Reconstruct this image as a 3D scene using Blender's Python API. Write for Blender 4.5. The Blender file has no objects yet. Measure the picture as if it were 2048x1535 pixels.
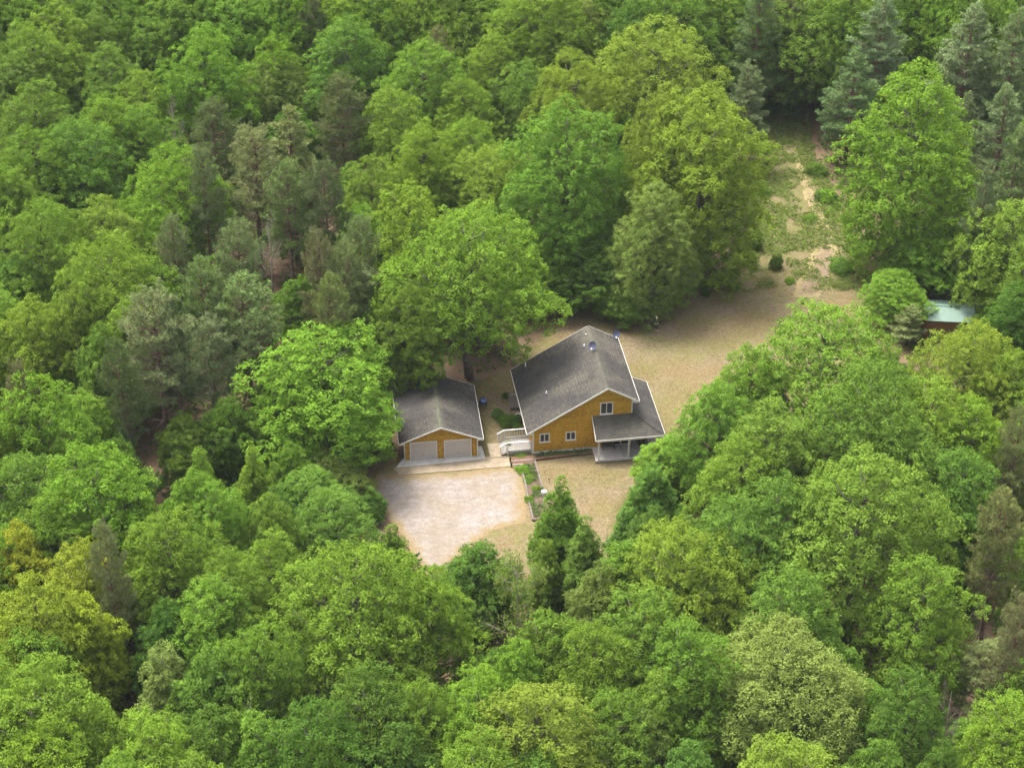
import bpy, math, random
import numpy as np
from mathutils import Vector, Matrix

R = math.radians
sc = bpy.context.scene
rnd = random.Random(7)

# ------------------------------------------------------------------ camera, sky, sun, exposure
CAM_H, PITCH, FPX = 120.0, R(33.42), 4140.0          # drone height, pitch below the horizon, focal length in photo pixels
cam = bpy.data.cameras.new('camera')
cam.sensor_width = 36.0
cam.lens = 36.0 * FPX / 2048.0
cam.clip_start, cam.clip_end = 1.0, 6000.0
cam_ob = bpy.data.objects.new('camera', cam)
cam_ob.location = (0, 0, CAM_H)
cam_ob.rotation_euler = (math.pi / 2 - PITCH, 0, 0)
sc.collection.objects.link(cam_ob)
sc.camera = cam_ob

SUN_DIR = Vector((-0.28, 0.26, 0.92)).normalized()  # towards the sun
w = bpy.data.worlds.new('World'); sc.world = w; w.use_nodes = True
wn = w.node_tree; wn.nodes.clear()
sky = wn.nodes.new('ShaderNodeTexSky'); sky.sky_type = 'NISHITA'; sky.sun_disc = False
sky.sun_elevation = math.asin(SUN_DIR.z); sky.sun_rotation = math.atan2(SUN_DIR.x, SUN_DIR.y)
sky.air_density = 1.0; sky.dust_density = 6.0; sky.ozone_density = 0.4
hsv = wn.nodes.new('ShaderNodeHueSaturation'); hsv.inputs['Saturation'].default_value = 0.35
bg = wn.nodes.new('ShaderNodeBackground'); bg.inputs['Strength'].default_value = 0.115
wo = wn.nodes.new('ShaderNodeOutputWorld')
wn.links.new(sky.outputs[0], hsv.inputs['Color']); wn.links.new(hsv.outputs[0], bg.inputs['Color'])
wn.links.new(bg.outputs[0], wo.inputs['Surface'])
sl = bpy.data.lights.new('sun', 'SUN'); sl.energy = 1.5; sl.angle = R(18); sl.color = (1.0, 0.97, 0.92)
so = bpy.data.objects.new('sun', sl); so.rotation_euler = (-SUN_DIR).to_track_quat('-Z', 'Y').to_euler()
so.location = (-40, 150, 160); sc.collection.objects.link(so)
sc.view_settings.view_transform = 'Standard'; sc.view_settings.look = 'None'
sc.view_settings.exposure = 2.1; sc.view_settings.gamma = 1.0
sc.cycles.max_bounces = 4; sc.cycles.diffuse_bounces = 3; sc.cycles.transmission_bounces = 3
sc.cycles.transparent_max_bounces = 4; sc.cycles.caustics_reflective = False; sc.cycles.caustics_refractive = False

# ------------------------------------------------------------------ photo pixel -> place
def pix(u, v, z=0.0):
    x = (u - 1024.0) / FPX; up = -(v - 767.5) / FPX
    d = np.array([x, math.cos(PITCH) + up * math.sin(PITCH), -math.sin(PITCH) + up * math.cos(PITCH)])
    t = (z - CAM_H) / d[2]
    return np.array([0, 0, CAM_H]) + t * d
def proj(P):
    d = np.asarray(P, float) - np.array([0, 0, CAM_H])
    fwd = d[1] * math.cos(PITCH) - d[2] * math.sin(PITCH); up = d[1] * math.sin(PITCH) + d[2] * math.cos(PITCH)
    return 1024 + FPX * d[0] / fwd, 767.5 - FPX * up / fwd, fwd
def height_for(base_px, ytop):
    P = pix(*base_px)
    lo, hi = 0.2, 40.0
    for _ in range(40):
        m = (lo + hi) / 2
        if proj((P[0], P[1], m))[1] > ytop: lo = m
        else: hi = m
    return P, lo

# ------------------------------------------------------------------ materials
MATS = {}
def nodes_of(name):
    m = bpy.data.materials.new(name); m.use_nodes = True
    nt = m.node_tree; nt.nodes.clear()
    out = nt.nodes.new('ShaderNodeOutputMaterial')
    MATS[name] = m
    return m, nt, out
def N(nt, t, **kw):
    n = nt.nodes.new(t)
    for k, v in kw.items():
        if k in n.inputs: n.inputs[k].default_value = v
        else: setattr(n, k, v)
    return n
def mixc(nt, fac, a, b, mode='MIX'):
    n = nt.nodes.new('ShaderNodeMix'); n.data_type = 'RGBA'; n.blend_type = mode
    for sock, v in ((n.inputs[0], fac), (n.inputs[6], a), (n.inputs[7], b)):
        if hasattr(v, 'is_linked') or isinstance(v, bpy.types.NodeSocket): nt.links.new(v, sock)
        elif isinstance(v, (int, float)): sock.default_value = v
        else: sock.default_value = (*v, 1) if len(v) == 3 else v
    return n.outputs[2]
def noise(nt, scale, detail=4, rough=0.6, coord='Object', stretch=None):
    tc = nt.nodes.new('ShaderNodeTexCoord'); src = tc.outputs[coord]
    if stretch:
        mp = nt.nodes.new('ShaderNodeMapping'); mp.inputs['Scale'].default_value = stretch
        nt.links.new(src, mp.inputs[0]); src = mp.outputs[0]
    n = nt.nodes.new('ShaderNodeTexNoise'); n.inputs['Scale'].default_value = scale
    n.inputs['Detail'].default_value = detail; n.inputs['Roughness'].default_value = rough
    nt.links.new(src, n.inputs['Vector'])
    return n.outputs[0]
def ramp(nt, fac, stops):
    r = nt.nodes.new('ShaderNodeValToRGB')
    while len(r.color_ramp.elements) < len(stops): r.color_ramp.elements.new(0.5)
    for e, (p, c) in zip(r.color_ramp.elements, stops):
        e.position = p; e.color = (*c, 1) if not isinstance(c, (int, float)) else (c, c, c, 1)
    nt.links.new(fac, r.inputs[0])
    return r.outputs[0]
def attr(nt, name):
    a = nt.nodes.new('ShaderNodeAttribute'); a.attribute_name = name
    return a.outputs['Fac']
def math_n(nt, op, a, b=0.0):
    n = nt.nodes.new('ShaderNodeMath'); n.operation = op
    for s, v in ((n.inputs[0], a), (n.inputs[1], b)):
        if isinstance(v, bpy.types.NodeSocket): nt.links.new(v, s)
        else: s.default_value = v
    return n.outputs[0]
def bump(nt, h, strength, dist=0.05):
    b = nt.nodes.new('ShaderNodeBump'); b.inputs['Strength'].default_value = strength; b.inputs['Distance'].default_value = dist
    nt.links.new(h, b.inputs['Height'])
    return b.outputs[0]
def principled(nt, out, col, rough=0.8, normal=None, spec=0.3, metallic=0.0):
    p = nt.nodes.new('ShaderNodeBsdfPrincipled')
    if isinstance(col, bpy.types.NodeSocket): nt.links.new(col, p.inputs['Base Color'])
    else: p.inputs['Base Color'].default_value = (*col, 1)
    p.inputs['Roughness'].default_value = rough; p.inputs['Metallic'].default_value = metallic
    p.inputs['Specular IOR Level'].default_value = spec
    if normal is not None: nt.links.new(normal, p.inputs['Normal'])
    nt.links.new(p.outputs[0], out.inputs['Surface'])
    return p
def plain(name, col, rough=0.7, var=0.18, scale=3.0, spec=0.3, metallic=0.0, bmp=0.0):
    m, nt, out = nodes_of(name)
    n = noise(nt, scale, 5, 0.65)
    lo = tuple(c * (1 - var) for c in col); hi = tuple(min(1, c * (1 + var)) for c in col)
    c = ramp(nt, n, [(0.3, lo), (0.7, hi)])
    principled(nt, out, c, rough, bump(nt, noise(nt, scale * 8, 3), bmp, 0.02) if bmp else None, spec, metallic)
    return m

def leaf_material(name, transl, rough, spec, yellow):
    m, nt, out = nodes_of(name)
    oi = nt.nodes.new('ShaderNodeObjectInfo')
    t = attr(nt, 'tint')
    k = ramp(nt, t, [(0.0, 0.62), (0.5, 0.95), (1.0, 1.38)])
    c = mixc(nt, 1.0, oi.outputs['Color'], k, 'MULTIPLY')
    hot = ramp(nt, t, [(0.55, 0.0), (1.0, yellow)])
    c = mixc(nt, hot, c, (0.25, 0.31, 0.035))
    p = nt.nodes.new('ShaderNodeBsdfDiffuse'); nt.links.new(c, p.inputs['Color'])
    tr = nt.nodes.new('ShaderNodeBsdfTranslucent')
    tc = mixc(nt, 1.0, c, (1.25, 1.2, 0.7), 'MULTIPLY')
    nt.links.new(tc, tr.inputs[0])
    mx = nt.nodes.new('ShaderNodeMixShader'); mx.inputs[0].default_value = transl
    nt.links.new(p.outputs[0], mx.inputs[1]); nt.links.new(tr.outputs[0], mx.inputs[2])
    nt.links.new(mx.outputs[0], out.inputs['Surface'])
    return m
leaf_material('leaf', 0.30, 0.5, 0.3, 0.3)
leaf_material('needle', 0.12, 0.6, 0.25, 0.0)
plain('bark_grey', (0.13, 0.11, 0.09), 0.9, 0.35, 2.0, 0.1)
plain('bark_pine', (0.17, 0.105, 0.075), 0.9, 0.35, 2.0, 0.1)
plain('twig_dead', (0.27, 0.22, 0.19), 0.9, 0.3, 2.0, 0.1)
plain('twig_brown', (0.165, 0.145, 0.108), 0.9, 0.3, 2.0, 0.1)

def ground_mats():
    m, nt, out = nodes_of('forest_floor')
    a = noise(nt, 0.35, 6, 0.7); b = noise(nt, 6.0, 5, 0.7)
    c = ramp(nt, a, [(0.3, (0.075, 0.048, 0.03)), (0.55, (0.125, 0.08, 0.05)), (0.75, (0.085, 0.085, 0.03))])
    c = mixc(nt, ramp(nt, b, [(0.35, 0.0), (0.7, 0.75)]), c, (0.145, 0.105, 0.066))
    principled(nt, out, c, 0.95, bump(nt, b, 0.6, 0.1), 0.1)
    # dry summer lawn: straw, bare pinkish sand, green patches
    m, nt, out = nodes_of('dry_lawn')
    big = noise(nt, 0.14, 6, 0.62); mid = noise(nt, 0.9, 6, 0.7); fine = noise(nt, 9.0, 4, 0.75); blades = noise(nt, 26.0, 3, 0.8)
    straw = ramp(nt, fine, [(0.30, (0.088, 0.066, 0.033)), (0.5, (0.172, 0.130, 0.064)), (0.72, (0.285, 0.225, 0.130))])
    bare = ramp(nt, fine, [(0.30, (0.118, 0.086, 0.056)), (0.72, (0.29, 0.232, 0.165))])
    c = mixc(nt, ramp(nt, big, [(0.44, 0.0), (0.60, 0.85)]), straw, bare)
    gp = math_n(nt, 'MULTIPLY', ramp(nt, noise(nt, 0.22, 5, 0.6), [(0.41, 0.0), (0.60, 0.9)]), ramp(nt, mid, [(0.36, 0.1), (0.62, 1.0)]))
    c = mixc(nt, gp, c, ramp(nt, fine, [(0.3, (0.075, 0.085, 0.022)), (0.7, (0.20, 0.20, 0.06))]))
    rust = ramp(nt, noise(nt, 0.33, 6, 0.7), [(0.60, 0.0), (0.75, 0.6)])
    c = mixc(nt, rust, c, ramp(nt, fine, [(0.3, (0.085, 0.05, 0.024)), (0.7, (0.21, 0.125, 0.058))]))
    c = mixc(nt, ramp(nt, blades, [(0.38, 0.55), (0.55, 0.0)]), c, (0.08, 0.055, 0.026))
    tuft = noise(nt, 2.0, 8, 0.9)
    c = mixc(nt, ramp(nt, tuft, [(0.38, 0.8), (0.53, 0.0)]), c, (0.085, 0.064, 0.03))
    c = mixc(nt, ramp(nt, tuft, [(0.58, 0.0), (0.72, 0.5)]), c, (0.30, 0.238, 0.16))
    wild = attr(nt, 'wild')                      # rough, weedy ground up the clearing
    wc = ramp(nt, noise(nt, 0.9, 7, 0.75), [(0.30, (0.12, 0.078, 0.05)), (0.43, (0.17, 0.128, 0.08)), (0.52, (0.115, 0.12, 0.036)), (0.72, (0.09, 0.125, 0.03))])
    wc = mixc(nt, ramp(nt, fine, [(0.35, 0.6), (0.6, 0.0)]), wc, (0.10, 0.07, 0.04))
    c = mixc(nt, wild, c, wc)
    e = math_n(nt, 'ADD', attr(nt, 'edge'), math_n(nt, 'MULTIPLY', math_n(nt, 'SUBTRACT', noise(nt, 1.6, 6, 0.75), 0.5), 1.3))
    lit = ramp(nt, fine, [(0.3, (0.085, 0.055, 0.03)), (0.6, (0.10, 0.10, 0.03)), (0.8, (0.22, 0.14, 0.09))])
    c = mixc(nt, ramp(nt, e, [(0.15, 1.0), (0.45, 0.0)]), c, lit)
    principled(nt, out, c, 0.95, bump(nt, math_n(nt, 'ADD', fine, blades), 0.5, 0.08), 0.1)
    m, nt, out = nodes_of('gravel')
    big = noise(nt, 0.22, 5, 0.6); mid = noise(nt, 1.3, 9, 0.85, stretch=(0.7, 1.2, 1)); fine = noise(nt, 11.0, 4, 0.85)
    c = ramp(nt, mid, [(0.30, (0.125, 0.106, 0.090)), (0.48, (0.215, 0.19, 0.172)), (0.70, (0.35, 0.325, 0.305))])
    c = mixc(nt, ramp(nt, big, [(0.40, 0.75), (0.58, 0.0)]), c, ramp(nt, mid, [(0.3, (0.14, 0.11, 0.08)), (0.7, (0.25, 0.205, 0.155))]))
    c = mixc(nt, ramp(nt, fine, [(0.32, 0.9), (0.54, 0.0)]), c, (0.12, 0.095, 0.075))
    peb = noise(nt, 2.6, 8, 0.92)
    c = mixc(nt, ramp(nt, peb, [(0.36, 0.8), (0.50, 0.0)]), c, (0.15, 0.122, 0.10))
    c = mixc(nt, ramp(nt, peb, [(0.57, 0.0), (0.70, 0.6)]), c, (0.40, 0.375, 0.355))
    e = math_n(nt, 'ADD', attr(nt, 'edge'), math_n(nt, 'MULTIPLY', math_n(nt, 'SUBTRACT', noise(nt, 0.9, 6, 0.75), 0.5), 1.5))
    gr = ramp(nt, fine, [(0.3, (0.095, 0.068, 0.034)), (0.55, (0.195, 0.145, 0.075)), (0.8, (0.29, 0.225, 0.14))])
    c = mixc(nt, ramp(nt, e, [(0.2, 1.0), (0.75, 0.0)]), c, gr)
    principled(nt, out, c, 0.95, bump(nt, fine, 0.5, 0.05), 0.1)
    m, nt, out = nodes_of('sand_track')
    fine = noise(nt, 8.0, 5, 0.75)
    c = ramp(nt, fine, [(0.3, (0.115, 0.080, 0.050)), (0.7, (0.20, 0.15, 0.10))])
    e = math_n(nt, 'ADD', attr(nt, 'edge'), math_n(nt, 'MULTIPLY', math_n(nt, 'SUBTRACT', noise(nt, 1.2, 6, 0.75), 0.5), 1.6))
    c = mixc(nt, ramp(nt, e, [(0.25, 1.0), (0.7, 0.0)]), c, ramp(nt, fine, [(0.3, (0.14, 0.11, 0.05)), (0.7, (0.27, 0.22, 0.11))]))
    principled(nt, out, c, 0.95, bump(nt, fine, 0.4, 0.05), 0.1)
    m, nt, out = nodes_of('garden_soil')
    fine = noise(nt, 7.0, 5, 0.75)
    c = ramp(nt, fine, [(0.3, (0.055, 0.038, 0.028)), (0.55, (0.11, 0.078, 0.056)), (0.75, (0.18, 0.135, 0.105))])
    principled(nt, out, c, 0.95, bump(nt, fine, 0.7, 0.08), 0.1)
    for nm, lo, hi, st in (('concrete_new', (0.36, 0.348, 0.325), (0.48, 0.467, 0.445), (0.27, 0.25, 0.215)),
                           ('concrete_old', (0.185, 0.145, 0.098), (0.27, 0.22, 0.155), (0.12, 0.095, 0.065))):
        m, nt, out = nodes_of(nm)
        a = noise(nt, 1.2, 6, 0.7); b = noise(nt, 14, 4, 0.7)
        c = ramp(nt, a, [(0.3, lo), (0.7, hi)])
        c = mixc(nt, ramp(nt, noise(nt, 0.5, 6, 0.7), [(0.5, 0.0), (0.68, 0.8)]), c, st)
        principled(nt, out, c, 0.9, bump(nt, b, 0.25, 0.02), 0.2)
ground_mats()

def shingle_mats():
    m, nt, out = nodes_of('roof_shingle')
    t = attr(nt, 'tint')
    c = ramp(nt, t, [(0.0, (0.017, 0.016, 0.015)), (0.5, (0.035, 0.032, 0.029)), (1.0, (0.068, 0.060, 0.050))])
    lich = ramp(nt, noise(nt, 0.28, 5, 0.6, stretch=(0.7, 1.2, 1)), [(0.44, 0.0), (0.62, 0.6)])      # pale lichen
    c = mixc(nt, lich, c, mixc(nt, t, (0.045, 0.041, 0.032), (0.125, 0.113, 0.085)))
    ridge = ramp(nt, attr(nt, 'ridge'), [(0.0, 0.0), (0.9, 0.55)])
    c = mixc(nt, math_n(nt, 'MULTIPLY', ridge, ramp(nt, noise(nt, 0.9, 4), [(0.35, 0.25), (0.65, 1.0)])), c, (0.105, 0.10, 0.072))
    dark = ramp(nt, noise(nt, 0.19, 4, 0.55), [(0.50, 0.0), (0.66, 0.55)])
    c = mixc(nt, dark, c, (0.025, 0.025, 0.026))
    principled(nt, out, c, 0.88, bump(nt, noise(nt, 40, 2), 0.3, 0.01), 0.25)
    m, nt, out = nodes_of('cedar_shingle')
    t = attr(nt, 'tint')
    c = ramp(nt, t, [(0.0, (0.29, 0.132, 0.010)), (0.45, (0.43, 0.228, 0.017)), (1.0, (0.54, 0.315, 0.034))])
    g = ramp(nt, noise(nt, 3.0, 5, 0.7, stretch=(4, 4, 0.6)), [(0.38, 0.78), (0.6, 1.0)])
    c = mixc(nt, 1.0, c, g, 'MULTIPLY')
    c = mixc(nt, ramp(nt, noise(nt, 0.6, 5, 0.6), [(0.55, 0.0), (0.75, 0.3)]), c, (0.20, 0.085, 0.012))
    principled(nt, out, c, 0.7, bump(nt, noise(nt, 12, 3, stretch=(4, 4, .5)), 0.3, 0.01), 0.3)
shingle_mats()
plain('deck_floor', (0.25, 0.23, 0.205), 0.85, 0.25, 2.5)
plain('ridge_moss', (0.085, 0.093, 0.062), 0.9, 0.35, 3.0, 0.1)
plain('white_trim', (0.58, 0.55, 0.51), 0.6, 0.10, 2.0)
plain('rake_trim', (0.62, 0.585, 0.545), 0.6, 0.12, 2.0)
plain('post_paint', (0.47, 0.43, 0.37), 0.7, 0.15, 3.0)
plain('door_taupe', (0.44, 0.385, 0.35), 0.6, 0.05, 0.8)
plain('foundation', (0.52, 0.50, 0.47), 0.9, 0.2, 3.0)
plain('deck_wood', (0.34, 0.31, 0.29), 0.8, 0.25, 2.2)
plain('deck_wood_grey', (0.27, 0.24, 0.235), 0.8, 0.28, 1.2)
plain('rail_white', (0.50, 0.47, 0.435), 0.7, 0.2, 3.0)
plain('brick_red', (0.17, 0.088, 0.058), 0.9, 0.35, 5.0, 0.15)
plain('timber_grey', (0.135, 0.115, 0.10), 0.9, 0.3, 2.0, 0.15)
plain('timber_dark', (0.085, 0.065, 0.055), 0.9, 0.3, 3.0, 0.15)
plain('wood_brown', (0.28, 0.17, 0.11), 0.85, 0.3, 3.0, 0.2)
plain('white_plastic', (0.80, 0.79, 0.77), 0.5, 0.04, 2.0)
plain('dish_grey', (0.055, 0.062, 0.105), 0.45, 0.12, 6.0, 0.5)
plain('grill_enamel', (0.02, 0.05, 0.15), 0.15, 0.1, 3.0, 0.7)
plain('black_metal', (0.02, 0.02, 0.022), 0.5, 0.1, 3.0)
plain('shed_metal', (0.135, 0.205, 0.165), 0.45, 0.12, 1.0, 0.4, 0.1)
plain('shed_wall', (0.20, 0.095, 0.04), 0.8, 0.2, 3.0)
plain('skin', (0.55, 0.36, 0.27), 0.6, 0.05, 5.0)
plain('jacket', (0.028, 0.045, 0.048), 0.9, 0.25, 9.0)
plain('trousers', (0.035, 0.035, 0.05), 0.9, 0.2, 9.0)
plain('cap_cream', (0.78, 0.70, 0.45), 0.8, 0.08, 9.0)
plain('fabric_dark', (0.05, 0.035, 0.03), 0.9, 0.2, 5.0)
plain('log_bark', (0.22, 0.12, 0.08), 0.9, 0.3, 3.0, 0.1)
plain('stone', (0.55, 0.50, 0.45), 0.9, 0.2, 4.0, 0.2)
plain('terracotta', (0.35, 0.15, 0.08), 0.85, 0.2, 4.0, 0.2)
m, nt, out = nodes_of('window_glass')
principled(nt, out, (0.018, 0.022, 0.035), 0.06, None, 0.6)

# ------------------------------------------------------------------ mesh helpers
C = sc.collection
def np_mesh(name, verts, quads=None, tris=None, mat=None, tint=None, extra=None, smooth=False):
    verts = np.asarray(verts, np.float32)
    nq = 0 if quads is None else len(quads); ntr = 0 if tris is None else len(tris)
    me = bpy.data.meshes.new(name)
    me.vertices.add(len(verts)); me.vertices.foreach_set('co', verts.ravel())
    idx = []; starts = []
    if nq:
        idx.append(np.asarray(quads, np.int32).ravel()); starts.append(np.arange(nq, dtype=np.int32) * 4)
    if ntr:
        idx.append(np.asarray(tris, np.int32).ravel()); starts.append(np.arange(ntr, dtype=np.int32) * 3 + nq * 4)
    idx = np.concatenate(idx); starts = np.concatenate(starts)
    me.loops.add(len(idx)); me.loops.foreach_set('vertex_index', idx)
    me.polygons.add(nq + ntr); me.polygons.foreach_set('loop_start', starts)
    me.update(calc_edges=True); me.validate()
    me.polygons.foreach_set('use_smooth', np.full(len(me.polygons), smooth, bool))
    if tint is not None:
        a = me.attributes.new('tint', 'FLOAT', 'POINT'); a.data.foreach_set('value', np.asarray(tint, np.float32))
    for k, vals in (extra or {}).items():
        a = me.attributes.new(k, 'FLOAT', 'POINT'); a.data.foreach_set('value', np.asarray(vals, np.float32))
    if mat: me.materials.append(MATS[mat])
    return me
def ob(name, me, parent=None, loc=(0, 0, 0), rotz=0.0):
    o = bpy.data.objects.new(name, me); C.objects.link(o)
    o.location = loc; o.rotation_euler = (0, 0, rotz)
    if parent: o.parent = parent
    return o
def tag(o, label=None, cat=None, group=None, kind=None):
    if label: o['label'] = label
    if cat: o['category'] = cat
    if group: o['group'] = group
    if kind: o['kind'] = kind
    return o
def thing(name, label, cat, loc=(0, 0, 0), rotz=0.0, group=None):
    return tag(ob(name, None, None, loc, rotz), label, cat, group)

class MB:
    def __init__(s): s.v = []; s.f = []; s.t = []; s.cur = 0.5
    def _add(s, vs, fs):
        b = len(s.v); s.v += [tuple(map(float, p)) for p in vs]; s.t += [s.cur] * len(vs)
        s.f += [tuple(b + i for i in f) for f in fs]
        return s
    def box(s, x0, x1, y0, y1, z0, z1):
        return s._add([(x0, y0, z0), (x1, y0, z0), (x1, y1, z0), (x0, y1, z0), (x0, y0, z1), (x1, y0, z1), (x1, y1, z1), (x0, y1, z1)],
                      [(0, 3, 2, 1), (4, 5, 6, 7), (0, 1, 5, 4), (1, 2, 6, 5), (2, 3, 7, 6), (3, 0, 4, 7)])
    def beam(s, p, q, wd, ht, up=(0, 0, 1)):
        p, q = Vector(p), Vector(q); d = (q - p).normalized(); side = d.cross(Vector(up))
        side = (side if side.length > 1e-5 else Vector((1, 0, 0))).normalized(); u = side.cross(d).normalized()
        a, b = side * wd / 2, u * ht / 2
        return s._add([p - a - b, p + a - b, p + a + b, p - a + b, q - a - b, q + a - b, q + a + b, q - a + b],
                      [(0, 3, 2, 1), (4, 5, 6, 7), (0, 1, 5, 4), (1, 2, 6, 5), (2, 3, 7, 6), (3, 0, 4, 7)])
    def prism(s, pts, ext):
        n = len(pts); e = Vector(ext)
        return s._add(list(pts) + [Vector(p) + e for p in pts],
                      [tuple(range(n - 1, -1, -1)), tuple(range(n, 2 * n))] + [(i, (i + 1) % n, n + (i + 1) % n, n + i) for i in range(n)])
    def tube(s, pts, rad, n=6):
        pts = [Vector(p) for p in pts]; vs = []; fs = []
        for i, p in enumerate(pts):
            d = (pts[min(i + 1, len(pts) - 1)] - pts[max(i - 1, 0)]).normalized()
            a = d.orthogonal().normalized() if abs(d.z) > 0.9 else d.cross(Vector((0, 0, 1))).normalized()
            b = d.cross(a)
            r = rad[i] if hasattr(rad, '__len__') else rad
            for k in range(n):
                t = 2 * math.pi * k / n; vs.append(p + (a * math.cos(t) + b * math.sin(t)) * r)
        for i in range(len(pts) - 1):
            for k in range(n): fs.append((i * n + k, i * n + (k + 1) % n, (i + 1) * n + (k + 1) % n, (i + 1) * n + k))
        fs.append(tuple(range(n - 1, -1, -1))); fs.append(tuple((len(pts) - 1) * n + k for k in range(n)))
        return s._add(vs, fs)
    def lathe(s, prof, n=16, c=(0, 0, 0)):
        vs = [(c[0] + r * math.cos(2 * math.pi * k / n), c[1] + r * math.sin(2 * math.pi * k / n), c[2] + z) for r, z in prof for k in range(n)]
        fs = [(i * n + k, i * n + (k + 1) % n, (i + 1) * n + (k + 1) % n, (i + 1) * n + k) for i in range(len(prof) - 1) for k in range(n)]
        fs += [tuple(range(n - 1, -1, -1)), tuple((len(prof) - 1) * n + k for k in range(n))]
        return s._add(vs, fs)
    def mesh(s, name, mat, smooth=False, tint=False, extra=None):
        me = bpy.data.meshes.new(name); me.from_pydata(s.v, [], s.f); me.update()
        me.polygons.foreach_set('use_smooth', [smooth] * len(me.polygons))
        if tint:
            a = me.attributes.new('tint', 'FLOAT', 'POINT'); a.data.foreach_set('value', s.t)
        for k, vals in (extra or {}).items():
            a = me.attributes.new(k, 'FLOAT', 'POINT'); a.data.foreach_set('value', vals)
        me.materials.append(MATS[mat])
        return me
    def build(s, name, mat, parent=None, smooth=False, tint=False, extra=None, loc=(0, 0, 0), rotz=0.0):
        return ob(name, s.mesh(name, mat, smooth, tint, extra), parent, loc, rotz)

# ------------------------------------------------------------------ value noise for layouts
_ng = np.random.default_rng(3).random((64, 64))
def vnoise(x, y):
    x = np.asarray(x, float); y = np.asarray(y, float)
    xi = np.floor(x).astype(int); yi = np.floor(y).astype(int); fx = x - xi; fy = y - yi
    fx = fx * fx * (3 - 2 * fx); fy = fy * fy * (3 - 2 * fy)
    g = lambda a, b: _ng[a % 64, b % 64]
    return (g(xi, yi) * (1 - fx) + g(xi + 1, yi) * fx) * (1 - fy) + (g(xi, yi + 1) * (1 - fx) + g(xi + 1, yi + 1) * fx) * fy
def fbm(x, y): return (vnoise(x, y) + 0.5 * vnoise(2 * x + 9, 2 * y + 5) + 0.25 * vnoise(4 * x + 3, 4 * y + 7)) / 1.75
def poly_sd(px, py, poly):
    """signed distance to a polygon, positive inside (px, py arrays)"""
    d = np.full(px.shape, 1e9); ins = np.zeros(px.shape, bool)
    n = len(poly)
    for i in range(n):
        ax, ay = poly[i]; bx, by = poly[(i + 1) % n]
        ex, ey = bx - ax, by - ay
        t = np.clip(((px - ax) * ex + (py - ay) * ey) / (ex * ex + ey * ey + 1e-12), 0, 1)
        d = np.minimum(d, np.hypot(px - ax - t * ex, py - ay - t * ey))
        c = ((ay > py) != (by > py)) & (px < (bx - ax) * (py - ay) / (by - ay + 1e-12) + ax)
        ins ^= c
    return np.where(ins, d, -d)
def sheet(name, poly, mat, z, cell, wob, fade, wild=None, wobscale=0.35):
    P = np.array(poly); x0, y0 = P.min(0) - 1; x1, y1 = P.max(0) + 1
    nx, ny = int((x1 - x0) / cell) + 1, int((y1 - y0) / cell) + 1
    X, Y = np.meshgrid(x0 + np.arange(nx) * cell, y0 + np.arange(ny) * cell, indexing='ij')
    sd = poly_sd(X, Y, poly) + (fbm(X * wobscale, Y * wobscale) - 0.5) * 2 * wob
    keep = (sd[:-1, :-1] > 0) & (sd[1:, :-1] > 0) & (sd[1:, 1:] > 0) & (sd[:-1, 1:] > 0)
    I = np.arange(nx * ny).reshape(nx, ny)
    q = np.stack([I[:-1, :-1][keep], I[1:, :-1][keep], I[1:, 1:][keep], I[:-1, 1:][keep]], 1)
    used = np.unique(q); remap = np.zeros(nx * ny, int); remap[used] = np.arange(len(used))
    zz = z + 0.012 * (fbm(X * 1.3, Y * 1.3) - 0.5)
    V = np.stack([X.ravel(), Y.ravel(), zz.ravel()], 1)[used]
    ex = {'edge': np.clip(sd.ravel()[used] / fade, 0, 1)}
    if wild is not None: ex['wild'] = np.clip(wild(V[:, 0], V[:, 1]), 0, 1)
    me = np_mesh(name, V, quads=remap[q], mat=mat, extra=ex, smooth=True)
    return tag(ob(name, me), kind='structure')

# ------------------------------------------------------------------ ground and clearing
g = MB(); g.box(-2500, 2500, -600, 4400, -0.5, 0.0)
tag(g.build('ground', 'forest_floor'), kind='structure')
CLEAR_PX = [(1090, 650), (1104, 604), (1180, 612), (1250, 612), (1320, 592), (1375, 556), (1440, 552), (1494, 512), (1512, 400), (1512, 275), (1528, 212),
            (1606, 208), (1624, 320), (1672, 400), (1702, 452), (1722, 536), (1760, 566), (1850, 600), (1985, 560), (1985, 625), (1860, 650), (1800, 720), (1700, 800), (1500, 850), (1400, 900),
            (1330, 960), (1262, 985), (1240, 1060), (1236, 1170), (1130, 1200), (1010, 1190), (880, 1170), (835, 1110), (775, 1040), (738, 975),
            (742, 935), (800, 925), (960, 900), (955, 800), (930, 764), (985, 742), (1030, 735), (1060, 700)]
CLEAR = [tuple(pix(u, v)[:2]) for u, v in CLEAR_PX]
wy0 = pix(1500, 600)[1]; wy1 = pix(1500, 470)[1]
def wildf(x, y):
    t = (y - wy0) / (wy1 - wy0)
    return np.clip(t * 1.0, 0, 1) * np.clip(0.62 + .7 * fbm(x * .25 + 3, y * .25), 0, 1)
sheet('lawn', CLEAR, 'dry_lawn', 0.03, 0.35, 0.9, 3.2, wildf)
DRIVE_PX = [(752, 946), (800, 951), (1022, 934), (1046, 940), (1056, 990), (1050, 1048), (985, 1066), (905, 1130), (880, 1160), (845, 1150), (800, 1080), (748, 1010), (735, 968)]
DRIVE = [tuple(pix(u, v)[:2]) for u, v in DRIVE_PX]
sheet('driveway', DRIVE, 'gravel', 0.055, 0.25, 0.45, 2.2)
TRAIL_PX = [(1570, 600), (1640, 600), (1690, 545), (1672, 470), (1650, 430), (1630, 385), (1612, 340), (1598, 300), (1610, 262), (1606, 240), (1588, 262), (1583, 305), (1594, 345), (1610, 395), (1625, 440), (1622, 500), (1600, 550)]
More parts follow.
